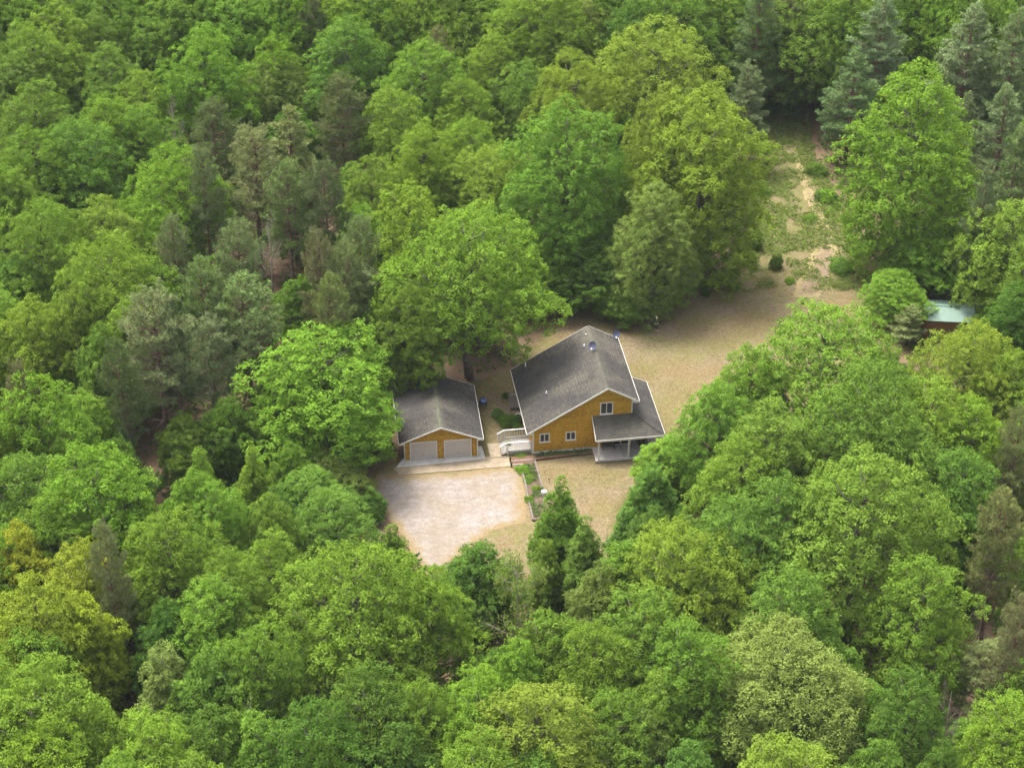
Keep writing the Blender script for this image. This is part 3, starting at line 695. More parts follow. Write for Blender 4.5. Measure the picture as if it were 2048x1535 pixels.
# satellite dishes
def dish(loc, yaw, label, r=.40):
    t = thing('satellite_dish', label, 'satellite dish', loc, yaw, 'satellite dishes on the roof')
    n = 18; vs = []; fs = []
    tilt = Matrix.Rotation(R(62), 3, 'X')
    rings = [0.0, .35, .7, 1.0]
    pts = []
    for side in (0, 1):
        for q in rings:
            for k in range(n):
                a = 2 * math.pi * k / n
                v = Vector((r * q * math.cos(a) * 1.0, r * 1.12 * q * math.sin(a), .16 * r * q * q * 1.6 - side * .02))
                pts.append(tilt @ v + Vector((0, -.08, .55)))
    f = MB(); fl = []
    for side in (0, 1):
        b0 = side * len(rings) * n
        for i in range(len(rings) - 1):
            for k in range(n):
                q = (b0 + i * n + k, b0 + i * n + (k + 1) % n, b0 + (i + 1) * n + (k + 1) % n, b0 + (i + 1) * n + k)
                fl.append(q if side == 0 else q[::-1])
    f._add(pts, fl); f.build('reflector', 'dish_grey', t, True)
    f = MB(); f.tube([(0, .25, -.05), (0, .18, .35), (0, 0, .52)], .028, 8); f.build('mast', 'white_plastic', t)
    f = MB(); f.tube([(0, -.02, .22), (0, -.38, .24), (0, -.56, .42)], .022, 6); f.build('feed_arm', 'white_plastic', t)
    f = MB(); f.tube([(0, -.60, .40), (0, -.50, .50)], .06, 8); f.build('feed_horn', 'white_plastic', t)
    f = MB(); f.box(-.12, .12, .15, .35, -.06, -.01); f.build('foot', 'white_plastic', t)
x, y = 7.12, 6.9; p = hw(x, y, ZR - SL * (XR - x) + .05); dish(p, HA + R(-25), 'grey satellite dish near the ridge in the middle of the house roof')
x, y = 10.35, 11.1; p = hw(x, y, ZR - SR * (x - XR) + .05); dish(p, HA + R(-10), 'grey satellite dish at the back right corner of house roof')

# shed with green metal roof
p = pix(1898.5, 612, 3.1)
shed = thing('shed', 'small brown shed with a green ribbed metal roof among the trees', 'shed', (p[0], p[1], 0), R(-5))
SLn, SW, SR_, SE = 2.73, 2.25, 3.1, 2.46
f = MB(); f.prism([(-SLn + .2, -SW + .3, 0), (-SLn + .2, SW - .3, 0), (-SLn + .2, SW - .3, SE), (-SLn + .2, 0, SR_ - .1), (-SLn + .2, -SW + .3, SE)], (2 * SLn - .4, 0, 0)); f.build('wall', 'shed_wall', shed)
for i in range(18):
    x = -SLn + .22 + i * .285
    f = MB(); f.box(x, x + .27, -SW + .27, -SW + .298, .05, SE - .02); f.build('plank', 'shed_wall', shed)
for s in (-1, 1):
    for i in range(6):
        x0 = -SLn + i * (2 * SLn / 6); x1 = x0 + 2 * SLn / 6 - .004
        f = MB(); f.prism([(x0, 0, SR_), (x1, 0, SR_), (x1, s * SW, SE), (x0, s * SW, SE)], (0, 0, .02))
        for k in range(3):
            xr = x0 + (k + .15) * (x1 - x0) / 3
            f.beam((xr, s * .03, SR_ + .03), (xr, s * SW, SE + .035), .05, .035)
        f.build('roof_panel', 'shed_metal', shed)
f = MB(); f.beam((-SLn - .02, 0, SR_ + .05), (SLn + .02, 0, SR_ + .05), .28, .04); f.build('ridge_cap', 'shed_metal', shed)

# box on a post
p = pix(1387, 578)
bb = thing('birdhouse', 'grey wooden birdhouse on a post at the wood edge', 'birdhouse', (p[0], p[1], 0), R(10))
f = MB(); f.tube([(0, 0, -.1), (0, 0, 1.25)], .05, 8); f.build('post', 'timber_grey', bb)
f = MB(); f.box(-.22, .22, -.18, .18, 1.25, 1.75); bx_ = f.build('box', 'timber_grey', bb)
f = MB(); f.lathe([(.07, 0), (.07, .01)], 10); o = f.build('entrance_hole', 'black_metal', bx_); o.location = (.06, -.19, 1.53); o.rotation_euler = (R(90), 0, 0)
f = MB(); f.prism([(-.28, -.26, 1.752), (.28, -.26, 1.752), (.28, .24, 1.84), (-.28, .24, 1.84)], (0, 0, .04)); f.build('roof', 'deck_wood', bb)
p = pix(268, 1246)
lg = tag(MB().tube([(-1.6, -.35, .25), (0, 0, .28), (1.8, .4, .22)], [.22, .24, .18], 9).build('fallen_log', 'log_bark', None, True, loc=(p[0], p[1], 0)), 'reddish fallen log lying in a dark gap of the wood', 'log')

# ------------------------------------------------------------------ person
def skin(name, verts, edges, radii, mat, parent, root=0, sub=1):
    me = bpy.data.meshes.new(name); me.from_pydata([Vector(v) for v in verts], edges, []); me.update()
    o = ob(name, me, parent)
    me.materials.append(MATS[mat])
    mod = o.modifiers.new('skin', 'SKIN'); mod.use_smooth_shade = True
    sv_ = me.skin_vertices[0].data
    for i, r in enumerate(radii):
        sv_[i].radius = (r, r) if not hasattr(r, '__len__') else r
        sv_[i].use_root = (i == root)
    s = o.modifiers.new('sub', 'SUBSURF'); s.levels = sub; s.render_levels = sub
    return o
p = pix(1312, 660)
per = thing('person', 'person in dark jacket and pale cap standing on the lawn behind house', 'person', (p[0], p[1], 0.03), R(8))
V = [(0, 0, .92), (0, -.01, 1.12), (0, -.02, 1.32), (0, -.03, 1.42), (0, -.05, 1.52), (0, -.06, 1.60), (0, -.05, 1.67)]
E_ = [(0, 1), (1, 2), (2, 3), (3, 4), (4, 5), (5, 6)]; Rr = [(.15, .11), (.145, .10), (.17, .105), (.07, .07), (.058, .058), (.082, .095), (.065, .075)]
for s in (-1, 1):
    b0 = len(V)
    V += [(s * .19, -.02, 1.36), (s * .26, -.02, 1.08), (s * .13, -.27, 1.02), (s * .09, -.34, 1.02), (s * .07, -.39, 1.01)]
    Rr += [.06, .05, .042, .03, .026]; E_ += [(2, b0), (b0, b0 + 1), (b0 + 1, b0 + 2), (b0 + 2, b0 + 3), (b0 + 3, b0 + 4)]
    for k in range(4):
        c0 = len(V); V += [(s * (.085 - .018 * k), -.41, 1.02 - .014 * k), (s * (.07 - .018 * k), -.455 + .008 * abs(k - 1), 1.005 - .014 * k), (s * (.05 - .016 * k), -.45, .985 - .014 * k)]
        Rr += [.009, .009, .008]; E_ += [(b0 + 4, c0), (c0, c0 + 1), (c0 + 1, c0 + 2)]
    c0 = len(V); V += [(s * .04, -.36, 1.045), (s * .02, -.39, 1.055)]; Rr += [.011, .009]; E_ += [(b0 + 3, c0), (c0, c0 + 1)]
    b1 = len(V)
    fw = -.10 if s > 0 else .06
    V += [(s * .10, 0, .86), (s * .11, fw * .5 - .02, .48), (s * .11, fw + .02, .09), (s * .12, fw - .12, .04)]
    Rr += [.10, .065, .045, .04]; E_ += [(0, b1), (b1, b1 + 1), (b1 + 1, b1 + 2), (b1 + 2, b1 + 3)]
skin('body', V, E_, Rr, 'skin', per)
JV = [(0, 0, .86), (0, -.01, 1.12), (0, -.02, 1.34), (0, -.03, 1.44)] ; JE = [(0, 1), (1, 2), (2, 3)]; JR = [(.185, .145), (.18, .135), (.20, .135), (.085, .085)]
TV = [(0, 0, .93)]; TE = []; TR = [(.16, .12)]
for s in (-1, 1):
    b0 = len(JV); JV += [(s * .20, -.02, 1.36), (s * .265, -.02, 1.08), (s * .145, -.24, 1.025)]; JR += [.085, .072, .06]; JE += [(2, b0), (b0, b0 + 1), (b0 + 1, b0 + 2)]
    fw = -.10 if s > 0 else .06
    b0 = len(TV); TV += [(s * .10, 0, .84), (s * .11, fw * .5 - .02, .48), (s * .11, fw + .02, .12)]; TR += [.115, .085, .07]; TE += [(0, b0), (b0, b0 + 1), (b0 + 1, b0 + 2)]
    skin('shoe', [(s * .11, fw + .05, .045), (s * .115, fw - .06, .05), (s * .12, fw - .17, .035)], [(0, 1), (1, 2)], [.05, .05, .042], 'white_plastic', per)
skin('jacket', JV, JE, JR, 'jacket', per); skin('trousers', TV, TE, TR, 'trousers', per)
f = MB(); f.lathe([(.105, 1.635), (.108, 1.66), (.095, 1.72), (.05, 1.755), (.01, 1.76)], 14, (0, -.05, 0)); f.box(-.08, .08, -.24, -.13, 1.64, 1.655); f.build('cap', 'cap_cream', per, True)
f = MB(); f.lathe([(.095, 1.56), (.10, 1.64)], 12, (0, -.035, 0)); f.build('hair', 'timber_dark', per, True)
for s in (-1, 1):
    f = MB(); f.lathe([(.006, -.012), (.013, 0), (.006, .012)], 8, (s * .032, -.148, 1.612)); f.build('eye', 'black_metal', per, True)
f = MB(); f.prism([(-.012, -.15, 1.58), (.012, -.15, 1.58), (0, -.15, 1.615)], (0, -.025, 0)); f.build('nose', 'skin', per)
f = MB(); f.box(-.022, .022, -.152, -.140, 1.545, 1.555); f.build('mouth', 'terracotta', per)
# pale sleeves' cuffs read light in the photo
for s in (-1, 1):
    f = MB(); f.tube([(s * .15, -.235, 1.025), (s * .12, -.29, 1.02)], .068, 10); f.build('cuff', 'white_plastic', per, True)

# ------------------------------------------------------------------ foliage builders
rng = np.random.default_rng(11)
def unit(v): return v / (np.linalg.norm(v, axis=-1, keepdims=True) + 1e-9)
def sphere(n):
    v = rng.normal(size=(n, 3)); return unit(v)
def leaves(base, direc, nrm, L, Wd, tint, fold=0.25):
    """folded rhombic leaves as quads"""
    direc = unit(direc); side = unit(np.cross(direc, nrm)); nrm = np.cross(side, direc)
    L = np.asarray(L)[:, None]; Wd = np.asarray(Wd)[:, None]
    mid = base + direc * L * 0.45 - nrm * Wd * fold
    V = np.stack([base, mid + side * Wd * .5, base + direc * L - nrm * L * .12, mid - side * Wd * .5], 1).reshape(-1, 3)
    return V, np.repeat(tint, 4)
def rosettes(Cn, Nn, k, rad, L, tintC, droop=0.25, slim=0.66):
    """k leaves spread round each centre Cn with axis Nn"""
    m = len(Cn); Cn = np.repeat(Cn, k, 0); Nn = np.repeat(unit(Nn), k, 0); t = np.repeat(tintC, k)
    ref = np.where(np.abs(Nn[:, 2:3]) > .9, np.array([[1., 0, 0]]), np.array([[0, 0, 1.]]))
    a = unit(np.cross(Nn, ref)); b = np.cross(Nn, a)
    ph = rng.uniform(0, 2 * np.pi, m * k)[:, None]
    rad_d = a * np.cos(ph) + b * np.sin(ph)
    q = rng.uniform(0.05, 1, m * k)[:, None] ** .6
    base = Cn + rad_d * q * rad * .75 + Nn * (rng.uniform(-.35, .2, m * k)[:, None] * rad - .45 * rad * q * q)
    el = (0.55 - q * (0.55 + droop) * 1.3 + rng.normal(0, .3, m * k)[:, None])
    d = rad_d * np.cos(el) + Nn * np.sin(el)
    nr = Nn * np.cos(el) - rad_d * np.sin(el) + rng.normal(0, .2, (m * k, 3))
    Ls = L * rng.uniform(.7, 1.3, m * k)
    return leaves(base, d, nr, Ls, Ls * slim, np.clip(t + rng.normal(0, .09, m * k), 0, 1))
def quads_for(n): return np.arange(n * 4).reshape(n, 4)
def limb_tubes(segs, sides=5):
    """segs: list of (points list, radii list)"""
    mb = MB()
    for pts, rad in segs: mb.tube(pts, rad, sides)
    return mb

def broad_proto(name, Rm, H, z0, prof, bough=(1.5, 2.2), bsep=1.1, lobe=(.45, .75), sep=1.4, k_ros=7, k_leaf=9, L=.22, stretch=1.0, inner=.14, lump=.16, seed=0, slim=.66):
    """broadleaf crown: bough lobes over an uneven envelope, each lobe a cluster of leaf rosettes"""
    global rng; rng = np.random.default_rng(seed)
    ph0 = rng.uniform(0, 6.28, 6); hc = H - z0
    def env(az, t):
        l = 1 + lump * (np.sin(2 * az + ph0[0]) * .5 + np.sin(3 * az + ph0[1] + 3 * t) * .6 + np.sin(5 * az + ph0[2] - 5 * t) * .45 + np.sin(7 * az + 9 * t + ph0[3]) * .35)
        return Rm * prof(t) * l
    bc = []; br = []
    for _ in range(2500):
        t = rng.uniform(0, 1) ** .9; az = rng.uniform(0, 2 * np.pi)
        if rng.uniform() > prof(t) + .15: continue
        r = env(az, t); b_ = rng.uniform(*bough)
        if rng.uniform() < inner: r *= rng.uniform(.3, .75)
        r = max(0, r - b_ * .62 + rng.normal(0, .30 * b_))
        c = np.array([r * np.cos(az), r * np.sin(az), z0 + b_ * .3 + t * (hc - b_ * 1.15 * stretch) + rng.normal(0, .1)])
        if bc and np.min(np.linalg.norm((np.array(bc) - c) * np.array([1, 1, .9 / stretch]), axis=1) / ((np.array(br) + b_) * .5)) < bsep: continue
        bc.append(c); br.append(b_)
    lob = []; rad = []; par = []
    for ci, (c, b_) in enumerate(zip(bc, br)):
        o = unit((c - np.array([0, 0, z0 + hc * .35])) * np.array([1, 1, .7])); ax = unit(o * .7 + np.array([0, 0, .8]))
        mine = np.zeros((0, 3)); tr_ = 0
        while tr_ < 150:
            tr_ += 1
            d = rng.normal(size=3); d /= np.linalg.norm(d)
            if d @ ax < -.15: continue
            lr = rng.uniform(*lobe)
            q = c + d * np.array([1, 1, .85 * stretch]) * b_ * (rng.uniform(.72, 1.12) - .3 * lr / b_)
            if len(mine) and np.min(np.linalg.norm(mine - q, axis=1)) < lr * sep: continue
            mine = np.vstack([mine, q]); lob.append(q); rad.append(lr); par.append(ci)
    lob = np.array(lob); rad = np.array(rad); par = np.array(par); bc = np.array(bc)
    core = np.array([0, 0, z0 + hc * .38])
    out = unit(unit((lob - core) * np.array([1, 1, .8])) * .5 + unit(lob - bc[par]))
    Cs, Ns, Ts = [], [], []
    for c, lr, o in zip(lob, rad, out):
        d = sphere(k_ros * 4); ax = unit(o * .75 + np.array([0, 0, .75]))
        d = d[d @ ax > -.05][:max(3, int(k_ros * (lr / np.mean(lobe)) ** 1.6))]
        sub = lr * np.array([1, 1, .8])
        Cs.append(c + d * sub * rng.uniform(.72, 1.08, (len(d), 1))); Ns.append(unit(d * .75 + np.array([0, 0, .55]) + rng.normal(0, .2, d.shape)))
        tl = rng.normal(.46, .08); Ts.append(np.clip(tl + rng.normal(0, .10, len(d)), 0, 1))
    Cs = np.concatenate(Cs); Ns = np.concatenate(Ns); Ts = np.concatenate(Ts)
    V, T = rosettes(Cs, Ns, k_leaf, L * 1.35, L, Ts, slim=slim)
    crown = np_mesh(name + '_crown', V, quads=quads_for(len(V) // 4), mat='leaf', tint=T)
    segs = []
    bend = rng.normal(0, .15, (2, 2))
    tr = max(.12, .016 * H + .012 * Rm)
    zt = z0 + hc * .72
    tp = [Vector((0, 0, -.2)), Vector((bend[0, 0], bend[0, 1], z0 * .6)), Vector((bend[1, 0], bend[1, 1], z0 + hc * .3)), Vector((0, 0, zt))]
    segs.append((tp, [tr * 1.25, tr, tr * .7, tr * .2]))
    for c in bc:
        zz = max(z0 * .7, min(zt, c[2] - np.hypot(c[0], c[1]) * .75))
        a = Vector((0, 0, zz)); b = Vector(c); m_ = a.lerp(b, .55) + Vector((0, 0, -.08 * (b - a).length)) + Vector(rng.normal(0, .15, 3))
        segs.append(([a, m_, b], [tr * .32, .05, .02]))
    mb = limb_tubes(segs, 5)
    return dict(crown=crown, trunk=mb.mesh(name + '_trunk', 'bark_grey', True), w=2 * Rm, h=H)

def needle_puffs(Cn, Ax, k, L, Wd, tintC, spread=1.0):
    m = len(Cn); c = np.repeat(Cn, k, 0); ax = np.repeat(unit(Ax), k, 0); t = np.repeat(tintC, k)
    d = unit(sphere(m * k) * spread + ax * .75)
    Ls = L * rng.uniform(.6, 1.25, m * k)
    b = c + sphere(m * k) * (L * .28)
    return leaves(b, d, sphere(m * k), Ls, Wd * rng.uniform(.7, 1.3, m * k), np.clip(t + rng.normal(0, .12, m * k), 0, 1), .1)
def pine_proto(name, Rm, H, z0, seed, white=False, bare=.0, dens=1.0, tw='twig_brown'):
    global rng; rng = np.random.default_rng(seed)
    Cs, Ax, Ts = [], [], []; segs = []; twigs = []; dead = []
    lean = rng.normal(0, .02, 2)
    tr = .011 * H + .03
    axis = lambda z: np.array([lean[0] * z, lean[1] * z, z])
    segs.append(([Vector(axis(z)) for z in (-.2, H * .3, H * .6, H * .85, H * .98)], [tr * 1.2, tr, tr * .7, tr * .35, .03]))
    z = z0
    dz = 1.15 if white else .74
    while z < H - .2:
        t = (z - z0) / (H - z0)
        if white: rr = Rm * (1 - t ** 1.5) ** .75 * (.95 if t > .12 else .75)
        else: rr = Rm * min(1, .72 + 1.3 * t) * max(0.0, 1 - t ** 3.4) ** .62
        nb = 6 if white else 5
        a0 = rng.uniform(0, 6.28)
        for k in range(nb):
            az = a0 + k * 2 * np.pi / nb + rng.normal(0, .25); ln = max(.35, rr * (rng.uniform(.5, 1.25) if white else rng.uniform(.6, 1.2)))
            el = (-.05 + .65 * t if white else -.02 + .75 * t) + rng.normal(0, .12)
            dirh = np.array([np.cos(az), np.sin(az), 0.])
            p0 = axis(z); n_s = max(3, int(ln / .45)); pts = []
            for j in range(n_s + 1):
                s = j / n_s
                pts.append(p0 + dirh * ln * s * np.cos(el) + np.array([0, 0, 1.]) * (ln * s * np.sin(el) + (.14 if white else .10) * ln * s * s))
            br = max(.016, .012 * ln + .008)
            segs.append(([Vector(q) for q in (pts[0], pts[n_s // 2], pts[-1])], [br * 1.5, br, br * .4]))
            pts = np.array(pts)
            lat = np.array([-np.sin(az), np.cos(az), 0.])
            nfan = max(2, int(ln * (2.6 if white else 2.0) * dens))
            for j in range(nfan):                                     # side sprays, each ending in a few tufts
                s_ = (.30 if white else .42) + (.70 if white else .58) * (j + rng.uniform()) / nfan
                i0 = min(n_s - 1, int(s_ * n_s)); q = pts[i0] + (pts[i0 + 1] - pts[i0]) * (s_ * n_s - i0)
                side = (1 if j % 2 else -1) * ln * (1.12 - s_) * rng.uniform(.25, .62)
                if j == nfan - 1: side *= .2; q = pts[-1]
                q2 = q + lat * side + dirh * abs(side) * .5 + np.array([0, 0, rng.normal(.06, .06) if white else rng.normal(.14, .14)])
                twigs.append((q, q2))
                m3 = 3 if white else 4
                tt = rng.normal(.5, .15)
                for e_ in range(m3):
                    w_ = (e_ + 1) / m3
                    Cs.append(q + (q2 - q) * w_ + rng.normal(0, .09 if white else .16, 3)); Ax.append(dirh * .7 + lat * np.sign(side) * .35 + np.array([0, 0, .75])); Ts.append(tt + rng.normal(0, .08))
            if bare and t < .55:
                for j in range(int(4 * bare * ln)):
                    s = rng.uniform(.15, .8); q = p0 + (pts[-1] - p0) * s
                    twigs.append((q, q + rng.normal(0, .35, 3) + np.array([0, 0, -.12])))
        z += dz * rng.uniform(.8, 1.2)
    top = axis(H)
    for j in range(10): Cs.append(top + rng.normal(0, .22, 3)); Ax.append(np.array([0, 0, 1.])); Ts.append(.6)
    # dead stubs below the crown
    nst = int(10 + 16 * bare)
    for j in range(nst):
        zz = rng.uniform(z0 * .35, z0 + (H - z0) * .15); az = rng.uniform(0, 6.28); ln = rng.uniform(.8, 2.6)
        a = axis(zz); b = a + np.array([np.cos(az) * ln, np.sin(az) * ln, rng.uniform(-.3, .35) * ln]); m_ = (a + b) / 2 + np.array([0, 0, -.1])
        dead.append(([Vector(a), Vector(m_), Vector(b)], [.03, .022, .008]))
        for q in range(3):
            s = rng.uniform(.35, .95); c = a + (b - a) * s; dead.append(([Vector(c), Vector(c + rng.normal(0, .38, 3))], [.014, .006]))
    Cs = np.array(Cs); Ax = np.array(Ax); Ts = np.clip(np.array(Ts), 0, 1)
    V, T = needle_puffs(Cs, Ax, 18 if white else 15, .36 if white else .30, .065 if white else .055, Ts, .75 if white else .9)
    mb = limb_tubes(segs, 5)
    d = dict(crown=np_mesh(name + '_crown', V, quads=quads_for(len(V) // 4), mat='needle', tint=T), trunk=mb.mesh(name + '_trunk', 'bark_pine', True), w=2 * Rm * 1.02, h=H)
    tm = MB()
    for a, b in twigs: tm.tube([Vector(a), Vector(b)], [.016, .007], 3)
    d['twigs'] = tm.mesh(name + '_twigs', tw)
    d['dead_branches'] = limb_tubes(dead, 4).mesh(name + '_dead', 'twig_dead')
    return d
def dead_proto(name, H, spread, seed, leafy=0.0):
    global rng; rng = np.random.default_rng(seed)
    segs = [([Vector((0, 0, -.2)), Vector((.1, 0, H * .5)), Vector((0, .1, H))], [.02 * H, .013 * H, .02])]
    tips = []
    def grow(p, d, ln, r, lev):
        n = 3; pts = [p]
        for j in range(n):
            d = unit(d + rng.normal(0, .16, 3) + np.array([0, 0, .05])); pts.append(pts[-1] + d * ln / n)
        segs.append(([Vector(q) for q in pts], [r, r * .85, r * .65, r * .4])); tips.append(pts[-1])
        if lev < 3:
            for j in range(5 if lev < 2 else 4):
                s = rng.uniform(.3, 1); i0 = min(n - 1, int(s * n)); q = pts[i0] + (pts[i0 + 1] - pts[i0]) * (s * n - i0)
                grow(q, unit(d + rng.normal(0, .62, 3)), ln * rng.uniform(.4, .62), r * .5, lev + 1)
    for k in range(13):
        z = H * rng.uniform(.3, .97); az = k * 2.4 + rng.normal(0, .3)
        grow(np.array([0, 0, z]), unit(np.array([np.cos(az), np.sin(az), .55])), spread * rng.uniform(.6, 1) * (1.15 - .6 * z / H), .035, 1)
    d = dict(trunk=limb_tubes(segs, 4).mesh(name + '_trunk', 'twig_dead', True), w=2 * spread, h=H)
    if leafy:
        tp = np.array(tips); tp = tp[rng.uniform(size=len(tp)) < leafy]
        V, T = rosettes(np.repeat(tp, 2, 0) + rng.normal(0, .25, (len(tp) * 2, 3)), np.tile([[0, 0, 1.]], (len(tp) * 2, 1)) + rng.normal(0, .3, (len(tp) * 2, 3)), 8, .3, .17, rng.uniform(.2, .7, len(tp) * 2))
        d['crown'] = np_mesh(name + '_crown', V, quads=quads_for(len(V) // 4), mat='leaf', tint=T)
    return d

dome = lambda t: np.maximum(0, 1 - ((t - .30) / .72) ** 2) ** .72 if t > .30 else .60 + .40 * (t / .30) ** .8
oval = lambda t: np.maximum(0, 1 - ((t - .30) / .72) ** 2) ** .8 if t > .34 else .72 + .28 * (t / .34) ** .8
cone = lambda t: max(.12, (1 - t) ** .75) * (1 if t > .18 else .65 + .35 * t / .18)
ball = lambda t: np.sqrt(np.maximum(0, 1 - ((t - .45) / .57) ** 2))
PROTO = {'big': [], 'mid': [], 'small': [], 'tall': [], 'cone': [], 'loose': [], 'pine': [], 'white': [], 'dead': [], 'sparse': [], 'shrub': []}
for i in range(4): PROTO['big'].append(broad_proto('broad_big', 6.6, 18.5, 2.8, dome, bough=(1.25, 2.3), bsep=1.22, lobe=(.48, .92), L=.20, k_leaf=12, seed=100 + i, lump=.24))
PROTO['high'] = [broad_proto('broad_high', 6.6, 18.5, 4.6, dome, bough=(1.25, 2.3), bsep=1.22, lobe=(.48, .92), L=.20, k_leaf=12, seed=91, lump=.22)]
for i in range(4): PROTO['mid'].append(broad_proto('broad_mid', 4.6, 16.0, 2.6, dome, bough=(1.0, 1.75), bsep=1.22, lobe=(.42, .78), L=.185, k_leaf=12, seed=120 + i, lump=.24))
for i in range(3): PROTO['small'].append(broad_proto('broad_small', 2.8, 10.5, 1.4, oval, bough=(.7, 1.2), bsep=1.12, lobe=(.3, .5), L=.15, k_leaf=12, seed=140 + i, lump=.22))
for i in range(3): PROTO['tall'].append(broad_proto('broad_tall', 5.5, 20.0, 1.0, oval, bough=(1.1, 2.0), bsep=1.18, lobe=(.44, .82), L=.19, k_leaf=12, seed=160 + i, lump=.2))
for i in range(2): PROTO['cone'].append(broad_proto('broad_cone', 2.6, 9.5, .9, cone, bough=(.5, .9), bsep=.95, lobe=(.25, .42), L=.14, k_leaf=11, stretch=1.3, seed=180 + i, lump=.24))
for i in range(2): PROTO['loose'].append(broad_proto('broad_loose', 5.7, 15.5, 2.6, dome, bough=(.8, 1.4), bsep=1.05, lobe=(.30, .5), sep=1.35, k_ros=5, k_leaf=8, L=.18, stretch=1.7, seed=200 + i, lump=.28, slim=.5))
for i in range(3): PROTO['pine'].append(pine_proto('pine', 3.6, 19.0, 7.0 + .5 * (i == 0), 300 + i, bare=1.0 if i == 0 else .5, dens=1.5))
for i in range(3): PROTO['white'].append(pine_proto('white_pine', 4.3, 21.0, 4.5, 320 + i, white=True, dens=1.5))
for i in range(2): PROTO['dead'].append(dead_proto('dead_tree', 9.0, 3.0, 340 + i))
PROTO['sparse'].append(dead_proto('sparse_tree', 9.5, 3.6, 350, leafy=.75))
for i in range(2): PROTO['shrub'].append(broad_proto('shrub', 1.3, 1.9, .1, ball, bough=(.45, .7), lobe=(.2, .32), k_ros=6, k_leaf=8, L=.13, seed=360 + i, lump=.2))

# ------------------------------------------------------------------ trees of the photograph
TONE = {'g': (0.118, 0.206, 0.027), 'b': (0.140, 0.243, 0.027), 'y': (0.164, 0.245, 0.030), 'Y': (0.218, 0.264, 0.025),
        'd': (0.082, 0.156, 0.023), 'p': (0.162, 0.228, 0.048), 'o': (0.134, 0.186, 0.038), 'n': (0.110, 0.196, 0.034)}
PTONE = {'g': (0.165, 0.228, 0.074), 'o': (0.188, 0.224, 0.084), 'd': (0.118, 0.160, 0.056), 'w': (0.160, 0.228, 0.084), 'W': (0.198, 0.256, 0.100), 'r': (0.200, 0.198, 0.098)}
TNAME = {'g': 'mid-green', 'b': 'bright green', 'y': 'yellow-green', 'Y': 'golden-yellow', 'd': 'dark green', 'p': 'pale green', 'o': 'olive-green', 'n': 'cool green'}
PNAME = {'g': 'grey-green', 'o': 'olive-brown', 'd': 'dark olive', 'w': 'blue-green', 'W': 'silvery blue-green', 'r': 'reddish-brown'}
KNAME = {'B': 'broadleaf tree', 'T': 'tall full-skirted broadleaf tree', 'L': 'loose feathery broadleaf tree', 'C': 'upright young broadleaf tree', 'P': 'pine', 'W': 'white pine', 'D': 'bare dead tree', 'X': 'thin-leaved half-bare tree', 'S': 'shrub', 'U': 'half-hidden understory tree'}
CAT = {'P': 'pine tree', 'W': 'pine tree', 'D': 'dead tree', 'S': 'shrub'}
GROUP = {'B': 'broadleaf trees of the wood', 'T': 'broadleaf trees of the wood', 'L': 'broadleaf trees of the wood', 'C': 'young broadleaf trees of the wood', 'P': 'pines of the wood', 'W': 'white pines of the wood', 'D': 'dead trees in the wood', 'X': 'dead trees in the wood', 'S': 'shrubs in the clearing', 'U': 'understory trees of the wood'}
NAME = {'B': 'broadleaf_tree', 'T': 'broadleaf_tree', 'L': 'broadleaf_tree', 'C': 'young_tree', 'P': 'pine_tree', 'W': 'white_pine_tree', 'D': 'dead_tree', 'X': 'half_bare_tree', 'S': 'shrub', 'U': 'understory_tree'}
